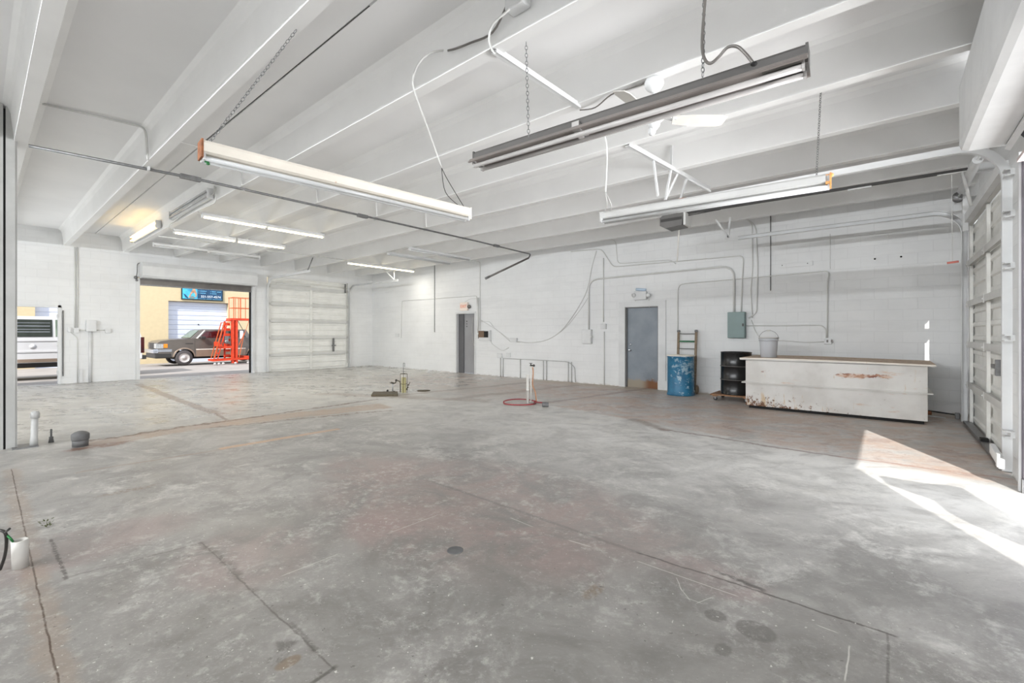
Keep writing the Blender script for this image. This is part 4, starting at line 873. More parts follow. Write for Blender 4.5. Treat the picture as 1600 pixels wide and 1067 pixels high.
# ================================================================== THINGS ON THE FLOOR
# long rusty tank
x0, x1, y0, y1 = -2.05, .46, 9.26, 10.55
t = root('storage_tank', (-.8, 9.9, 0), 'long white metal tank with rust spots standing by the back wall', 'tank')
b = MB(); b.px([(y0 + .01, .05), (y0, .46), (y0, .89), (y1, .89), (y1, .46), (y1 - .01, .05)], x0, x1).bevel(.008); build('tank_body', b, M['tank'], t)
b = MB(); b.box(x0 - .06, x1 + .06, y0 - .05, y1 + .02, .468, .486); build('ledge', b, M['tank'], t)
b = MB(); b.box(x0 + .05, x1 - .04, y0 + .05, y1 - .05, .0, .05); build('base', b, M['black'], t)
b = MB(); n = 24; yy0, yy1 = y0 - .05, y1 + .04
up = lambda x: .905 + .012 * math.sin((x - x0) / (x1 - x0) * math.pi * 1.2 + .4)
for th, dz, nm, mt in ((.018, 0, 'lid_board', 'wood'), ):
    A = [(x0 - .09 + (x1 - x0 + .18) * i / n) for i in range(n + 1)]
    poly = [(x, up(x) + .006) for x in A] + [(x, up(x) + .026) for x in reversed(A)]; b.py(poly, yy0, yy1)
lid = build('lid', b, M['wood'], t)
b = MB(); A = [(x0 - .09 + (x1 - x0 + .18) * i / n) for i in range(n + 1)]; b.py([(x, up(x) - .012 - .008 * math.sin((x - x0) * 2.2)) for x in A] + [(x, up(x) + .004) for x in reversed(A)], yy0 + .012, yy1); b2 = build('lid_layer', b, M['tank'], t, label='white under board')
b = MB(); b.box(x0 - .09, x1 + .09, yy0 - .004, yy0, .0, .0001); b.bm.clear()
for x in (x0 - .09, ): b.py([(q, up(q) + .004) for q in A] + [(q, up(q) + .027) for q in reversed(A)], yy0 - .006, yy0)
build('lid_edge', b, M['offwhite'], t)
b = MB(); b.tube([(x1, 9.8, .12), (x1 + .07, 9.8, .12)], .03);  build('outlet_fitting', b, M['rust'], t)
# bits at the right end of tank
thing_mesh('black_rod', MB().tube([(.3, 10.7, .06), PD(1494, 648, 7.35)], .012), M['dark'], 'dark rod lying by the wall right of the white tank', 'rod')
p = PD(1496, 649, 7.3); thing_mesh('pipe_elbow', MB().box(p.x - .03, p.x + .03, p.y - .03, p.y + .03, .0, .10).bevel(.01), M['galv'], 'small grey fitting on the floor near right corner', 'fitting')
thing_mesh('thin_stick', MB().tube([(.35, 10.2, .03), PZ(1478, 653, .01)], .008), M['white'], 'thin white stick on the floor right of the tank', 'stick')
# bucket on the tank
bc = PZ(1201, 560, .93); bc = Vector((bc.x, 9.55, 0)); bc.x = PY(1201, 560, 9.55).x; zb = up(bc.x) + .027
t = root('bucket', (bc.x, bc.y, zb), 'grey plastic bucket with raised wire handle on tank left end', 'bucket')
b = MB(); b.lathe([(0, 0), (.128, 0), (.133, .01), (.15, .30), (.15, .31), (.163, .31), (.163, .325), (.153, .328), (.155, .355), (.165, .358), (.165, .372), (.148, .372), (.142, .3), (.125, .02), (0, .02)], (bc.x, bc.y, zb), (0, 0, 1), 36); build('pail', b, M['bucket'], t)
b = MB(); pts = [Vector((bc.x - .165 * math.cos(a), bc.y, zb + .335 + .17 * math.sin(a))) for a in [math.pi * i / 16 for i in range(17)]]; b.tube(pts, .0035, 6); hd = build('wire_handle', b, M['galv'], t)
b = MB(); b.tube([pts[7], pts[9]], .011, 8); build('grip', b, M['pvc'], hd)
b = MB(); b.lathe([(.166, 0), (.170, 0), (.172, .012), (.166, .014), (.166, 0)], (bc.x, bc.y, zb + .36), (0, 0, 1), 36); build('white_rim', b, M['pvc'], t)
# black drum on a dolly
def drum(name, c, r, h, mat, label, ribs, rimmat):
    t = root(name, c, label, 'drum'); c = Vector(c)
    prof = [(0, .015), (r - .01, .015), (r - .008, 0), (r + .004, 0), (r + .006, .012), (r, .02)]
    for z in ribs: prof += [(r, z - .02), (r + .009, z - .006), (r + .009, z + .006), (r, z + .02)]
    prof += [(r, h - .02), (r + .006, h - .012), (r + .006, h), (r - .008, h), (r - .01, h - .02), (0, h - .018)]
    build('shell', MB().lathe(prof, c, (0, 0, 1), 44), mat, t)
    for z in ribs: build('rib', MB().lathe([(r + .004, -.006), (r + .012, -.005), (r + .012, .005), (r + .004, .006), (r + .004, -.006)], c + Vector((0, 0, z)), (0, 0, 1), 44), rimmat, t)
    return t
dc = PY(1150, 580, 10.16); dk = Vector((dc.x, 10.16, .135))
t = drum('oil_drum', dk, .29, .87, M['blackpaint'], 'glossy black steel drum standing on a wooden dolly by the tank', (.30, .58), M['grime'])
build('bung', MB().lathe([(0, 0), (.03, 0), (.03, .012), (0, .014)], dk + Vector((.12, -.1, .852)), (0, 0, 1), 12), M['galv'], t)
t = root('dolly', (dk.x, dk.y, 0), 'brown wooden dolly on casters carrying the black drum', 'dolly')
for i in range(4):
    b = MB(); yy = dk.y - .32 + i * .17; b.box(dk.x - .42, dk.x + .34, yy, yy + .15, .105, .133); build('board', b, M['woodd'], t)
for x in (-.33, .25): build('cross_rail', MB().box(dk.x + x - .04, dk.x + x + .04, dk.y - .33, dk.y + .33, .085, .105), M['woodd'], t)
for x in (-.33, .25):
    for y in (-.27, .27):
        b = MB(); c = (dk.x + x, dk.y + y, .038); b.lathe([(0, -.012), (.034, -.012), (.038, -.006), (.038, .006), (.034, .012), (0, .012)], c, (0, 1, 0), 18); w_ = build('caster', b, M['black'], t)
        b = MB(); b.box(c[0] - .02, c[0] + .02, c[1] - .022, c[1] - .016, .03, .085); b.box(c[0] - .02, c[0] + .02, c[1] + .016, c[1] + .022, .03, .085); build('fork', b, M['galv'], w_)
# blue drum on the floor, tan cover
bd = Vector((PY(1063.5, 600, 10.27).x, 10.27, .0))
t = drum('oil_drum', bd, .285, .875, M['bluedrum'], 'worn blue drum with scraped paint, standing by blue-grey door', (), M['galv'])
build('lid', MB().lathe([(0, .0), (.30, 0), (.305, .01), (.30, .022), (0, .024)], bd + Vector((0, 0, .876)), (0, 0, 1), 40), M['offwhite'], t)
build('foot_ring', MB().lathe([(.288, .0), (.296, .0), (.296, .035), (.288, .035), (.288, .0)], bd, (0, 0, 1), 44), M['bluedrum'], t)
# wooden hand truck behind
t = root('hand_truck', (bd.x + .1, 10.68, 0), 'old wooden hand truck leaning upright behind the blue drum', 'hand truck')
hx0, hx1 = PY(1059, 520, 10.66).x, PY(1086.5, 520, 10.66).x
for x in (hx0, hx1):
    b = MB(); b.bar((x, 10.62, .08), (x, 10.72, 1.42), .05, .035, up=(0, 1, 0)); rl = build('side_rail', b, M['ltwood'], t)
    b = MB(); b.lathe([(0, -.03), (.028, -.03), (.03, 0), (.028, .03), (0, .03)], (x, 10.72, 1.44), (1, 0, 0), 14); build('end_cap', b, M['galv'], rl)
for z, r_, mt in ((1.38, .008, 'galv'), (1.20, .017, 'greenbar'), (1.03, .008, 'galv')):
    b = MB(); y = 10.62 + .1 * z / 1.42; b.tube([(hx0, y, z), (hx1, y, z)], r_); build('cross_bar', b, M[mt], t, label='green padded bar' if mt == 'greenbar' else None)
b = MB(); b.bar((hx0, 10.66, .5), (hx1, 10.66, .5), .03, .05); build('cross_bar', b, M['ltwood'], t)
for x in (hx0 - .05, hx1 + .05):
    b = MB(); b.lathe([(0, -.02), (.02, -.025), (.02, -.015), (.08, -.02), (.1, -.012), (.1, .012), (.08, .02), (0, .02)], (x, 10.62, .1), (1, 0, 0), 22); build('wheel', b, M['ltwood'], t)
b = MB(); b.box(hx0, hx1, 10.58, 10.64, .01, .03); build('toe_plate', b, M['galv'], t)

# floor pipework with olive sleeve
P0 = PZ(625, 613, 0); Dp = 10.6
def F(u, v, dd=None): return PD(u, v, dd or Dp)
t = root('floor_pump', (P0.x, P0.y, 0), 'olive sleeve pipe with valves rising from the floor, left of room centre', 'pump')
c = PZ(631, 613, 0); b = MB(); b.lathe([(.055, 0), (.055, .33), (.04, .34), (.04, .36), (.045, .36), (.045, 0), (.055, 0)], c, (0, 0, 1), 16); build('sleeve', b, M['olive'], t)
b = MB(); b.lathe([(0, .33), (.035, .33), (.035, .42), (0, .42)], c, (0, 0, 1), 16); build('clear_pipe', b, M['pvc'], t)
b = MB()
for s1, s2 in ((-1, -1), (-1, 1), (1, -1), (1, 1)): b.tube([c + Vector((s1 * .055, s2 * .055, 0)), c + Vector((s1 * .055, s2 * .055, .44))], .006, 6)
for z in (.2, .44):
    for s1 in (-1, 1): b.tube([c + Vector((-.055, s1 * .055, z)), c + Vector((.055, s1 * .055, z))], .006, 6); b.tube([c + Vector((s1 * .055, -.055, z)), c + Vector((s1 * .055, .055, z))], .006, 6)
build('wire_cage', b, M['oliverod'], t)
b = MB(); b.tube(elbows([c + Vector((-.02, 0, .4)), c + Vector((-.02, 0, .69)), c + Vector((.02, .01, .69)), c + Vector((.02, .01, .6))], .015), .007, 6); build('breather_pipe', b, M['galv'], t)
b = MB(); b.tube(elbows([F(625.5, 612), F(625.5, 596), F(619, 594), F(618, 599), F(611, 597)], .04), .012, 8); build('elbow_pipe', b, M['oliverod'], t)
b = MB(); b.ball(F(619, 594), .026); b.ball(F(613, 598.5), .022); b.bar(F(609, 598), F(616, 599.5), .02, .015); build('valve', b, M['dark'], t)
b = MB(); b.tube([PZ(613.5, 611, 0), F(613.5, 599)], .017, 8); build('riser', b, M['pipegrey'], t)
b = MB(); b.tube(elbows([PZ(631, 612, .02), F(634, 610), F(638, 604)], .03), .013, 8); b.tube([F(638, 602), F(641, 597)], .008, 6); b.ball(F(638, 601.5), .02); build('lever', b, M['oliverod'], t)
b = MB(); b.lathe([(.025, -.012), (.045, -.012), (.045, .012), (.025, .012), (.025, -.012)], PD(605.5, 611.5, 10.45) , (.3, 1, 0), 14); b.ball(PD(616, 612, 10.45), .022); build('shackle', b, M['dark'], t)
q = [PZ(580, 619.5, 0), PZ(622, 619, 0), PZ(621, 614, 0), PZ(583, 614.5, 0)]
thing_mesh('steel_plate', MB().pz([(p.x, p.y) for p in q], .002, .04), M['oliverod'], 'flat rusty brown plate on the floor beside the olive sleeve pipe', 'plate')
p = PZ(662, 610.5, 0); thing_mesh('floor_hatch', MB().lathe([(0, 0), (.16, 0), (.16, .008), (0, .01)], p, (0, 0, 1), 20), M['oliverod'], 'small dark round cover right of the olive sleeve pipe', 'cover')
# white stand pipe with hose
S0 = PZ(824.5, 632, 0)
t = root('stand_pipe', S0, 'white stand pipe with tap rising in the middle of the floor', 'pipe')
b = MB(); h_ = .58; b.lathe([(0, 0), (.028, 0), (.028, .27), (.031, .27), (.031, .30), (.028, .30), (.028, h_), (.024, h_), (0, h_)], S0, (0, 0, 1), 18); build('wide_pipe', b, M['pvc'], t)
S1_ = PZ(829.5, 630, 0); b = MB(); b.tube([S1_, S1_ + Vector((0, 0, .74))], .0125, 10); b.ball(S1_ + Vector((0, 0, .03)), .025, (1, 1, .8)); build('thin_pipe', b, M['pvc'], t)
b = MB(); zt = .75; b.tube([S1_ + Vector((-.02, 0, zt)), S1_ + Vector((.05, .03, zt))], .016); b.ball(S1_ + Vector((.05, .03, zt)), .025); b.tube([S1_ + Vector((.0, 0, zt)), S1_ + Vector((0, 0, zt + .04))], .01); b.bar(S1_ + Vector((-.03, -.01, zt + .045)), S1_ + Vector((.03, .01, zt + .045)), .02, .01); build('tap', b, M['dark'], t)
hs = S1_ + Vector((.03, .02, .72))
b = MB(); pth = smoothpath([hs, hs + Vector((.012, 0, -.12)), hs + Vector((.0, .0, -.35)), hs + Vector((.05, .02, -.5)), PZ(838, 627, .03)], 5); b.tube(pth, .013, 8); t2 = root('water_hose', PZ(815, 631, 0), 'red water hose coiled on the floor round the white stand pipe', 'hose')
build('drop', b, M['hosetan'], t2, label='tan upper length of hose')
loop = []
cx = PZ(812, 630, 0); 
for i in range(34):
    a = i / 16 * math.pi - .3; rr = .30 + .012 * math.sin(3 * a) ; loop.append(Vector((cx.x + Rt.x * rr * math.cos(a) * 1.05 - Fw.x * rr * math.sin(a), cx.y + Rt.y * rr * math.cos(a) * 1.05 - Fw.y * rr * math.sin(a), .014 + (.022 if i > 16 else 0) )))
loop = [pth[-1]] + loop + [PZ(838, 628, .02), PZ(848, 629, .02)]
build('coil', MB().tube(smoothpath(loop, 3), .0135, 8), M['hose'], t2)
p = PZ(852, 632, .045); thing_mesh('metal_can', MB().lathe([(0, -.06), (.04, -.06), (.045, -.05), (.045, .05), (.04, .06), (0, .06)], p, (Rt.x, Rt.y, 0), 20), M['caps'], 'small grey can lying at the end of the red hose', 'can')
# left: capped pipes
p = PZ(52.5, 697, 0)
t = root('vent_pipe', p, 'tall pale grey capped pipe standing left by the column', 'pipe')
b = MB(); b.lathe([(0, 0), (.036, 0), (.037, .09), (.033, .1), (.032, .36), (0, .36)], p, (.06, .03, 1), 18); build('pipe', b, M['pipegrey'], t)
b = MB(); b.lathe([(0, .35), (.042, .35), (.043, .40), (.034, .43), (0, .44)], p, (.06, .03, 1), 18); build('cap', b, M['pipegrey'], t)
p = PZ(80, 691, 0); t = thing_mesh('floor_pipe', MB().lathe([(0, 0), (.028, 0), (.02, .05), (.022, .07), (.01, .075), (.01, .16), (.012, .17), (0, .172)], p, (0, 0, 1), 12), M['caps'], 'short thin grey pipe stub between the two capped pipes', 'pipe')
p = PZ(125.5, 697, 0); t = root('floor_pipe', p, 'short dark grey rubber-capped pipe beside the rusty floor patch', 'pipe')
build('pipe', MB().lathe([(0, 0), (.076, 0), (.078, .1), (0, .1)], p, (0, 0, 1), 22), M['caps'], t)
build('cap', MB().lathe([(.0, .075), (.079, .075), (.085, .09), (.087, .145), (.08, .158), (.055, .176), (.025, .187), (0, .188)], p, (0, 0, 1), 22), M['caps'], t)
b = MB(); b.box(-8.3, -8.0, .28, .5, 0, .012); t = thing_mesh('floor_bracket', b, M['galv'], 'flat metal bracket on the floor at the foot of column', 'bracket')
# near left: cut pipe with cable
p = PZ(32, 886, 0); t = root('pipe_stub', p, 'cut white pipe stub beside the near floor joint', 'pipe')
b = MB(); b.lathe([(.027, .0), (.036, .0), (.037, .165), (.030, .168), (.029, .1), (.027, .0)], p, (.05, -.02, 1), 22); build('pipe', b, M['pvc'], t)
t = root('cable_end', PZ(8, 886, 0), 'dark bent cable end beside the cut white pipe', 'cable')
b = MB(); b.tube(smoothpath([PZ(0, 890, .01), PD(7, 870, 2.62), PD(10, 850, 2.58), PD(8, 832, 2.55), PD(-4, 828, 2.55)]), .008, 8); b.tube([PD(8, 832, 2.55), PD(15, 826, 2.5)], .006, 6); build('cable', b, M['dark'], t)
b = MB(); b.tube(smoothpath([PD(10, 835, 2.56), PD(17, 842, 2.56), PD(20, 846, 2.58)]), .006, 6); build('green_wire', b, M['green'], t, label='dark green wire')
# weed
p = PZ(73, 824, 0); b = MB()
for i in range(26):
    a = random.uniform(0, 6.28); r_ = random.uniform(.0, .035); h_ = random.uniform(.0, .05); c = p + Vector((r_ * math.cos(a), r_ * math.sin(a), h_)); d_ = Vector((math.cos(a), math.sin(a), random.uniform(.1, .9))).normalized(); s2 = d_.cross(Vector((0, 0, 1))).normalized()
    vs = [b.bm.verts.new(c + q) for q in (Vector((0, 0, 0)), d_ * .01 + s2 * .006, d_ * .024, d_ * .01 - s2 * .006)]; b.bm.faces.new(vs)
b.tube([p, p + Vector((.005, 0, .045))], .0015, 5)
thing_mesh('weed', b, M['leaf'], 'tiny green weed growing from a floor crack at left', 'plant')
p = PZ(711, 860, 0); thing_mesh('drain_cap', MB().lathe([(0, 0), (.052, 0), (.052, .003), (.046, .004), (0, .004)], p, (0, 0, 1), 26), M['caps'], 'small round dark cap set in the floor near the picture centre', 'cap')

# ================================================================== OUTSIDE, LEFT
zg = lambda x: -.02 - .15 * (-x - 17.05) / 11.75
b = MB(); vs = [b.bm.verts.new(q) for q in ((-17.05, -14, zg(-17.05)), (-17.05, 26, zg(-17.05)), (-29, 26, zg(-29)), (-29, -14, zg(-29)))]; b.bm.faces.new(vs)
vs = [b.bm.verts.new(q) for q in ((-16.95, -14, fz(-16.9, 0)), (-16.95, 26, 0), (-17.05, 26, zg(-17.05)), (-17.05, -14, zg(-17.05)))]; b.bm.faces.new(vs)
o = build('ground', b, M['asphalt'], kind='structure')
b = MB(); b.box(-40, -17.0, -40, -14, -.3, -.05); b.box(1.25, 14, -14, 26, -.2, -.03); build('ground', b, M['asphalt'], kind='structure')
BX = -28.8
t = root('building', (BX, 7, -.2), 'tan stucco building across the alley with pale roll-up doors', 'building')
bays = [(1.68, 4.45), (6.46, 9.24), (11.2, 14.0), (-3.1, -.35)]
b = MB(); ys = [-16] + sorted(sum(([a, c] for a, c in bays), [])) + [28]
for i in range(0, len(ys), 2): b.box(BX - .3, BX, ys[i], ys[i + 1], -.4, 3.08)
b.box(BX - .3, BX, -16, 28, 3.08, 6.2); build('wall', b, M['tan'], t)
for a, c in bays:
    b = MB(); n = 13; zz = [-.2 + 3.28 * i / n for i in range(n + 1)]; poly = []
    for i in range(n): poly += [(BX - .24, zz[i] + .008), (BX - .215, zz[i] + .03), (BX - .215, zz[i + 1] - .03), (BX - .24, zz[i + 1] - .008)]
    b.py(poly + [(BX - .29, 3.08), (BX - .29, -.2)], a, c); dr_ = build('roll_up_door', b, M['bluewhite'], t)
    b = MB(); b.box(BX - .215, BX - .2, (a + c) / 2 - .03, (a + c) / 2 + .03, 1.82, 1.88); build('lock', b, M['dark'], dr_)
# wall lamp
b = MB(); b.tube([(BX, 6.35, 4.75), (BX + .5, 6.35, 4.8)], .03); b.lathe([(0, 0), (.05, 0), (.14, -.12), (0, -.12)], (BX + .5, 6.35, 4.82), (0, 0, 1), 18); build('wall_lamp', b, M['grime'], t)
# sign
ys0, ys1, zs0, zs1 = 7.01, 8.96, 3.18, 3.92; sx_ = BX + .05
t = root('shop_sign', (BX, 8, zs0), 'dark teal shop sign with cyan picture and phone number', 'sign')
build('panel', MB().box(BX, sx_, ys0, ys1, zs0, zs1), M['signframe'], t)
build('top_cap', MB().box(BX, sx_ + .04, ys0 - .02, ys1 + .02, zs1, zs1 + .06), M['signwhite'], t)
build('text_field', MB().box(sx_, sx_ + .006, ys0 + .72, ys1 - .05, zs0 + .05, zs1 - .05), M['teal'], t)
build('picture', MB().box(sx_, sx_ + .006, ys0 + .05, ys0 + .72, zs0 + .05, zs1 - .05), M['cyan'], t)
T_ = lambda pts: [(ys0 + a, zs0 + c) for a, c in pts]
build('picture_shape', MB().px(T_([(.30, .10), (.36, .26), (.42, .42), (.50, .56), (.52, .68), (.60, .66), (.64, .50), (.70, .34), (.66, .16), (.62, .14), (.62, .30), (.55, .40), (.46, .34), (.38, .12)]), sx_ + .006, sx_ + .012), M['skin'], t, label='tan picture shape')
build('picture_shape', MB().px(T_([(.06, .32), (.10, .28), (.18, .12), (.30, .06), (.28, .14), (.16, .28)]), sx_ + .006, sx_ + .01), M['teal'], t, label='dark blue picture shape')
build('picture_shape', MB().px(T_([(.34, .06), (.56, .06), (.62, .14), (.5, .22), (.4, .16)]), sx_ + .006, sx_ + .011), M['panelgreen'], t, label='teal picture shape')
letters(t, '321-557-4574', .17, (sx_ + .008, ys0 + 1.35, zs0 + .2), (math.pi / 2, 0, math.pi / 2), 'signwhite', sx=1.0)
for r_, (z, runs) in enumerate(((.61, ((.76, .80), (.84, 1.04), (1.08, 1.28), (1.36, 1.5), (1.54, 1.88))), (.50, ((.76, .80), (.84, 1.14), (1.33, 1.36), (1.4, 1.6), (1.64, 1.84))), (.39, ((.76, .80), (.84, 1.0), (1.02, 1.1), (1.33, 1.36), (1.4, 1.62))), (.075, ((.6, .64), (.68, .95), (.98, 1.1), (1.14, 1.4), (1.44, 1.88))))):
    b = MB()
    for a, c in runs:
        y = a
        while y < c - .01:
            wl = random.uniform(.012, .024); b.box(sx_ + .006, sx_ + .01, ys0 + y, ys0 + min(y + wl, c), zs0 + z - (.022 if r_ < 3 else .012), zs0 + z + random.choice((.014, .022) if r_ < 3 else (.008, .012))); y += wl + .01
    build('text_line', b, M['signblue'], t)

def wheel(par, y, xo, xi, zc, r, name='wheel', rim=True):
    s_ = 1 if xo > xi else -1; wd = abs(xo - xi)
    b = MB(); b.lathe([(r * .62, 0), (r * .9, 0), (r, -.03), (r, -wd + .03), (r * .9, -wd), (r * .62, -wd), (r * .62, 0)], (xo, y, zc), (s_, 0, 0), 32); w_ = build(name, b, M['tyre'], par)
    if rim:
        b = MB(); b.lathe([(0, -.015), (.07, -.015), (.075, -.03), (r * .60, -.045), (r * .63, -.005), (r * .66, 0), (r * .62, -.12), (0, -.12)], (xo, y, zc), (s_, 0, 0), 30); rm = build('rim', b, M['rim'], w_)
    return w_
# pickup truck
TX = -25.0; t = root('pickup_truck', (TX - .85, 7.4, -.12), 'grey-brown pickup truck parked facing left across the alley', 'truck')
def arch(yc, r, zc, rev=False): 
    return [(yc - r * math.cos(a), zc + r * math.sin(a)) for a in [math.pi * i / 10 for i in range(11)]]
fr, rr_ = 6.21, 9.25
low = [(5.24, .36)] + [(5.22, .60), (5.2, .82), (5.22, .96), (5.34, 1.03), (5.62, 1.075), (6.0, 1.105), (6.42, 1.14), (10.15, 1.12), (10.18, .5), (10.1, .38)]
bot = [(rr_ + .42, .30)] + list(reversed(arch(rr_, .42, .26))) + [(rr_ - .42, .28), (fr + .42, .28)] + list(reversed(arch(fr, .42, .26))) + [(fr - .42, .30)]
b = MB(); b.px(low + bot, TX - 1.7, TX).bevel(.035, 3); body = build('body', b, M['truck'], t)
b = MB(); b.box(TX - .002, TX + .012, fr + .46, rr_ - .46, .28, .60); build('lower_panel', b, M['trucktan'], t, label='tan lower door panel')
b = MB(); b.box(TX + .002, TX + .02, fr + .46, rr_ - .46, .60, .64); build('side_trim', b, M['offwhite'], t)
b = MB(); g = [(6.45, 1.12), (6.86, 1.52), (6.98, 1.575), (8.9, 1.575), (9.1, 1.12)]
b.prism(g, lambda a, z: Vector((TX - 1.62 + (z - 1.12) * .28, a, z)), lambda a, z: Vector((TX - .08 - (z - 1.12) * .28, a, z))).bevel(.02); build('cab', b, M['truck'], t)
xs_ = lambda z: TX - .075 - (z - 1.12) * .28
def sidepoly(pts, off, mat, name, lab=None):
    b = MB(); b.prism(pts, lambda a, z: Vector((xs_(z) + off, a, z)), lambda a, z: Vector((xs_(z) + off + .006, a, z))); return build(name, b, M[mat], t, label=lab)
sidepoly([(6.82, 1.16), (7.12, 1.48), (7.95, 1.49), (7.95, 1.16)], .002, 'redglass', 'side_window', 'side window with dark red interior')
sidepoly([(8.08, 1.18), (8.08, 1.48), (8.7, 1.48), (8.85, 1.18)], .002, 'glass', 'side_window')
sidepoly([(6.66, 1.12), (7.04, 1.53), (7.09, 1.52), (6.74, 1.12)], .006, 'offwhite', 'pillar_trim')
b = MB(); b.prism([(6.44, 1.15), (6.82, 1.52)], lambda a, z: Vector((TX - 1.5, a, z)), lambda a, z: Vector((TX - .2, a, z))) if False else None
ws = [Vector((TX - .16, 6.475, 1.15)), Vector((TX - .24, 6.845, 1.51)), Vector((TX - 1.46, 6.845, 1.51)), Vector((TX - 1.54, 6.475, 1.15))]
b = MB(); off = Vector((0, -.02, .02)); vs = [b.bm.verts.new(q + off) for q in ws] ; vs2 = [b.bm.verts.new(q + off * .3) for q in ws]; b.bm.faces.new(vs); b.bm.faces.new(list(reversed(vs2)))
for i in range(4): b.bm.faces.new((vs[i], vs2[i], vs2[(i + 1) % 4], vs[(i + 1) % 4]))
build('windscreen', b, M['windscreen'], t)
wheel(t, fr, TX + .0, TX - .22, .245, .345); wheel(t, rr_, TX, TX - .22, .245, .345); wheel(t, fr, TX - 1.7, TX - 1.48, .245, .345, rim=False); wheel(t, rr_, TX - 1.7, TX - 1.48, .245, .345, rim=False)
b = MB(); b.lathe([(0, 0), (.40, 0), (.40, -.3), (0, -.3)], (TX - .02, fr, .27), (1, 0, 0), 24); b.lathe([(0, 0), (.40, 0), (.40, -.3), (0, -.3)], (TX - .02, rr_, .27), (1, 0, 0), 24); bpy.data.objects.remove(build('tmp', b, M['black'])) 
for y in (fr, rr_):
    b = MB(); b.lathe([(.39, .012), (.44, .012), (.445, 0), (.43, -.02), (.39, -.02), (.39, .012)], (TX, y, .27), (1, 0, 0), 36)
    bmesh.ops.bisect_plane(b.bm, geom=b.bm.verts[:] + b.bm.edges[:] + b.bm.faces[:], plane_co=(0, 0, .30), plane_no=(0, 0, -1), clear_outer=True); build('wheel_arch', b, M['trucktan'], t)
b = MB(); b.box(TX - 1.72, TX + .02, 5.06, 5.24, .48, .66).bevel(.03, 3); b.box(TX - .3, TX + .02, 5.2, 5.72, .50, .66).bevel(.0001) if False else None; build('front_bumper', b, M['chrome'], t)
b = MB(); b.box(TX - .28, TX + .018, 5.22, 5.74, .54, .655); build('bumper_end', b, M['chrome'], t)
b = MB(); b.box(TX - 1.68, TX + .005, 5.12, 5.75, .25, .50).bevel(.05, 3); build('bumper_skirt', b, M['dark'], t)
b = MB(); b.box(TX - 1.2, TX - .42, 5.16, 5.2, .68, .94); build('grille', b, M['dark'], t)
b = MB(); b.box(TX - .40, TX - .02, 5.165, 5.21, .70, .92); b.box(TX - .05, TX + .008, 5.2, 5.42, .70, .9); build('headlight', b, M['lens'], t)
b = MB(); b.box(TX - .0, TX + .012, 5.43, 5.58, .72, .90).bevel(.01); build('turn_signal', b, M['amber'], t)
b = MB(); b.box(TX - .0, TX + .16, 6.84, 7.02, 1.1, 1.24).bevel(.02); build('wing_mirror', b, M['dark'], t)
b = MB(); b.box(TX + .001, TX + .006, 6.62, 6.625, .34, 1.1); b.box(TX + .001, TX + .006, 7.98, 7.985, .34, 1.1); b.box(TX + .001, TX + .01, 6.25, 6.55, .885, .915); build('door_seam', b, M['dark'], t)
b = MB(); b.box(TX - 1.5, TX - .2, 5.9, 9.4, .18, .3); build('underbody', b, M['black'], t)

# white van close to the doorway
VX = -20.0; t = root('van', (VX - 1, .9, -.06), 'white van parked outside the open doorway, dark side windows', 'van')
b = MB(); fr, rr_ = -1.0, 2.75
low = [(-1.9, .5), (-1.95, 1.0), (-1.5, 1.15), (-1.0, 1.75), (-.7, 1.9), (3.4, 1.92), (3.6, 1.8), (3.74, 1.2), (3.74, .5)]
bot = list(reversed(arch(rr_, .4, .35))) ; bot = [(rr_ + .4, .45)] + bot + [(rr_ - .4, .48), (fr + .4, .48)] + list(reversed(arch(fr, .4, .35))) + [(fr - .4, .45)]
b.prism(low + bot, lambda a, z: Vector((VX - 1.9 + max(0, z - 1.2) * .16, a, z)), lambda a, z: Vector((VX - max(0, z - 1.2) * .16, a, z))).bevel(.05, 3); build('body', b, M['vanwhite'], t)
vx = lambda z: VX - max(0, z - 1.2) * .16
for a, c, mt in ((.45, 1.54, 'glass'), (1.61, 2.5, 'windscreen'), (-.75, .38, 'glass')):
    b = MB(); b.prism([(a, 1.28), (a, 1.81), (c, 1.81), (c, 1.28)], lambda q, z: Vector((vx(z) - .005, q, z)), lambda q, z: Vector((vx(z) + .012, q, z))).bevel(.006); wn = build('side_window', b, M[mt], t, label='greenish side window' if mt != 'glass' else None)
    if mt == 'glass' and a > 0:
        for z, h_ in ((1.70, .012), (1.60, .02), (1.50, .014), (1.42, .02)): 
            b = MB(); b.prism([(a + .04, z), (a + .04, z + h_), (c - .05, z + h_), (c - .05, z)], lambda q, zz: Vector((vx(zz) + .012, q, zz)), lambda q, zz: Vector((vx(zz) + .016, q, zz))); build('louvre', b, M['chrome'], wn)
b = MB(); b.box(VX - .002, VX + .008, -1.4, 3.6, 1.13, 1.14); build('upper_seam', b, M['grime'], t)
b = MB(); b.box(VX - .002, VX + .02, -.5, 2.2, .80, .86).bevel(.005); build('side_moulding', b, M['vanwhite'], t)
b = MB(); b.box(VX - .002, VX + .012, -.5, 2.2, .50, .60); build('rocker_panel', b, M['trucktan'], t, label='shaded beige rocker strip')  # tan strip puts shade along the white van's sill into colour
b = MB(); b.lathe([(0, 0), (.07, 0), (.075, .006), (0, .008)], (VX, 1.12, .98), (1, 0, 0), 20); build('fuel_cap', b, M['vanwhite'], t)
b = MB(); b.box(VX - .25, VX + .0, 3.70, 3.80, .70, 1.25); build('tail_lamp', b, M['redglass'], t)
b = MB(); b.box(VX - 1.85, VX, 3.72, 3.86, .48, .62).bevel(.02); build('rear_bumper', b, M['dark'], t)
for y in (fr, rr_): wheel(t, y, VX - .02, VX - .24, .29, .34)
b = MB(); b.box(VX - 1.6, VX - .3, -.6, 2.3, .32, .48); 
build('underbody', b, M['dark'], t)

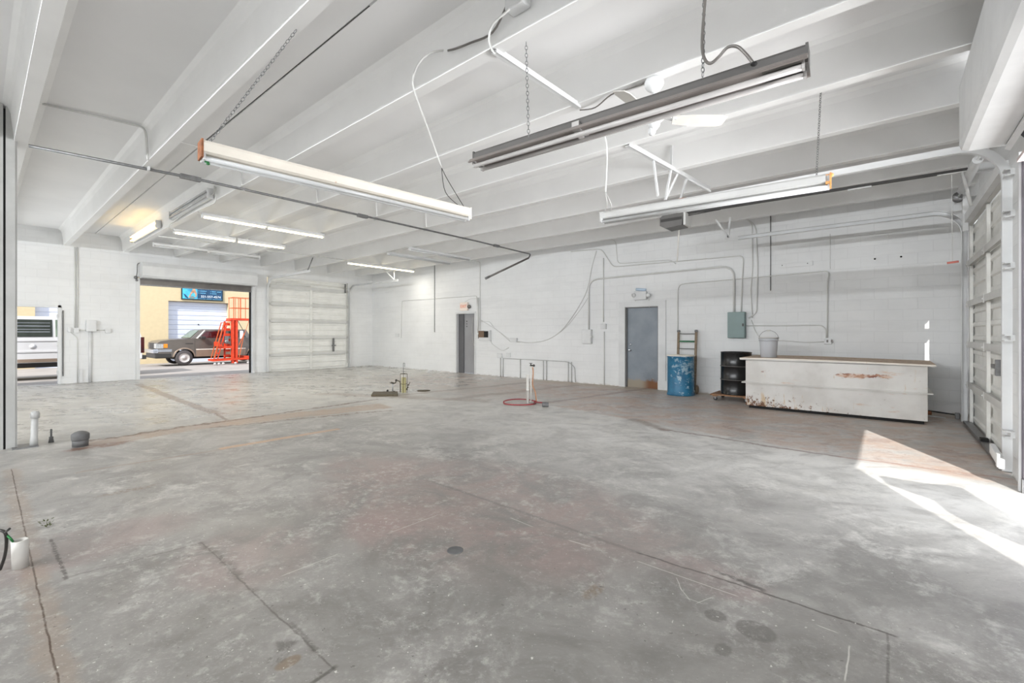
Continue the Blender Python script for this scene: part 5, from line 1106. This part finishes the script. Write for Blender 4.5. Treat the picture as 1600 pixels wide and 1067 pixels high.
# orange lift
LX = -24.0; t = root('platform_lift', (LX - .3, 7.9, -.12), 'orange wheeled platform lift in front of the pickup, cage on top', 'lift')
def lb(name, y0, z0, y1, z1, th=.06, xs=(0,), mat='orange', wx_=None):
    for x in xs:
        b = MB(); b.bar((LX + x, y0, z0), (LX + x, y1, z1), th, wx_ or th, up=(1, 0, 0)); build(name, b, M[mat], t)
lb('base_rail', 7.05, .12, 8.75, .16, .09, (0, -.6)); lb('base_cross_bar', 7.1, .13, 7.1, .14, .05)
b = MB(); b.box(LX - .6, LX, 7.06, 7.14, .08, .17); b.box(LX - .6, LX, 8.6, 8.7, .08, .18); b.box(LX - .62, LX + .03, 8.4, 8.6, .15, .28); build('base_cross_bar', b, M['orange'], t)
b = MB(); b.box(LX - .12, LX + .02, 7.84, 7.94, -.05, 2.02); b.box(LX - .12, LX + .02, 8.0, 8.1, -.05, 2.02); b.box(LX - .1, LX - .06, 7.9, 8.05, 0, 2.0); build('mast', b, M['orange'], t)
b = MB()
for k in range(7): b.box(LX - .3, LX - .2, 7.62, 7.84, .25 + k * .25, .37 + k * .25)
b.box(LX - .32, LX - .3, 7.6, 7.68, .1, 1.95); build('scissor_stack', b, M['orange'], t)
lb('ladder_rail', 7.10, .2, 7.52, 1.88, .035, (.0, -.4), 'fadedorange'); lb('ladder_rail', 7.26, .2, 7.66, 1.88, .035, (.0, -.4), 'orange')
lb('hand_rail', 7.52, 1.88, 7.85, 1.9, .03, (0, -.4), 'fadedorange')
lb('step', 7.2, .45, 7.34, .45, .05, (0,)); lb('step', 7.28, .80, 7.44, .80, .10, (0,))
b = MB(); b.box(LX - .4, LX + .02, 7.3, 7.86, .66, .78); b.box(LX - .4, LX + .01, 7.22, 7.36, .78, .98); build('lower_deck', b, M['orange'], t)
b = MB(); b.ball((LX + .03, 7.62, .98), .09, (.6, 1, 1)); b.box(LX - .1, LX + .02, 7.55, 7.7, .9, 1.25); build('motor_unit', b, M['galv'], t)
b = MB(); b.box(LX - .62, LX + .03, 7.8, 8.9, 2.0, 2.10); b.box(LX - .5, LX, 7.74, 7.9, 1.95, 2.02); build('upper_deck', b, M['orange'], t)
for x in (0, -.6):
    for y in (7.92, 8.13, 8.2, 8.44, 8.85): lb('cage_post', y, 2.08, y, 3.1, .022, (x,), 'fadedorange')
    for z in (2.6, 3.1): lb('cage_rail', 7.88 if z > 3 else 7.92, z, 8.9, z, .028, (x,), 'fadedorange')
for z in (2.6, 3.1):
    b = MB()
    b.bar((LX, 7.92, z), (LX - .6, 7.92, z), .025, .025); build('cage_rail', b, M['fadedorange'], t)
lb('brace', 8.1, 1.98, 8.4, 1.4, .02, (0,), 'dark'); lb('brace', 8.4, 1.4, 8.15, .8, .03, (0,), 'fadedorange'); lb('brace', 8.6, 2.0, 8.35, 1.2, .018, (0,), 'fadedorange'); lb('brace', 8.35, 1.2, 8.15, .2, .03, (0,), 'fadedorange')
b = MB(); b.box(LX - .08, LX, 8.2, 8.36, 1.1, 1.5).bevel(.03); build('white_bag', b, M['vanwhite'], t, label='white cover')
for y in (7.14, 7.3, 7.48, 8.0, 8.55):
    b = MB(); b.lathe([(0, -.025), (.05, -.025), (.06, -.01), (.06, .01), (.05, .025), (0, .025)], (LX + .02, y, -.05), (1, 0, 0), 16); build('caster', b, M['rim'], t)
# unseen shape added outside the side bay, outlined to cast the floor shadow
sil = [(3.12, -.03), (3.05, .6), (3.2, 1.1), (2.97, 1.6), (2.93, 1.86), (3.06, 1.98), (2.86, 2.3), (2.7, 2.6), (2.85, 2.72), (3.05, 2.5), (3.36, 2.22), (3.62, 1.98), (3.86, 1.80), (3.74, 1.66), (3.68, 1.4), (3.72, 1.05), (3.8, .5), (3.85, -.03)]
b = MB(); b.px(sil, 1.27, 1.42).bevel(.03, 2); thing_mesh('shadow_caster', b, M['grime'], 'unseen grey shape added outside the side bay to cast the floor shadow', 'shadow caster')
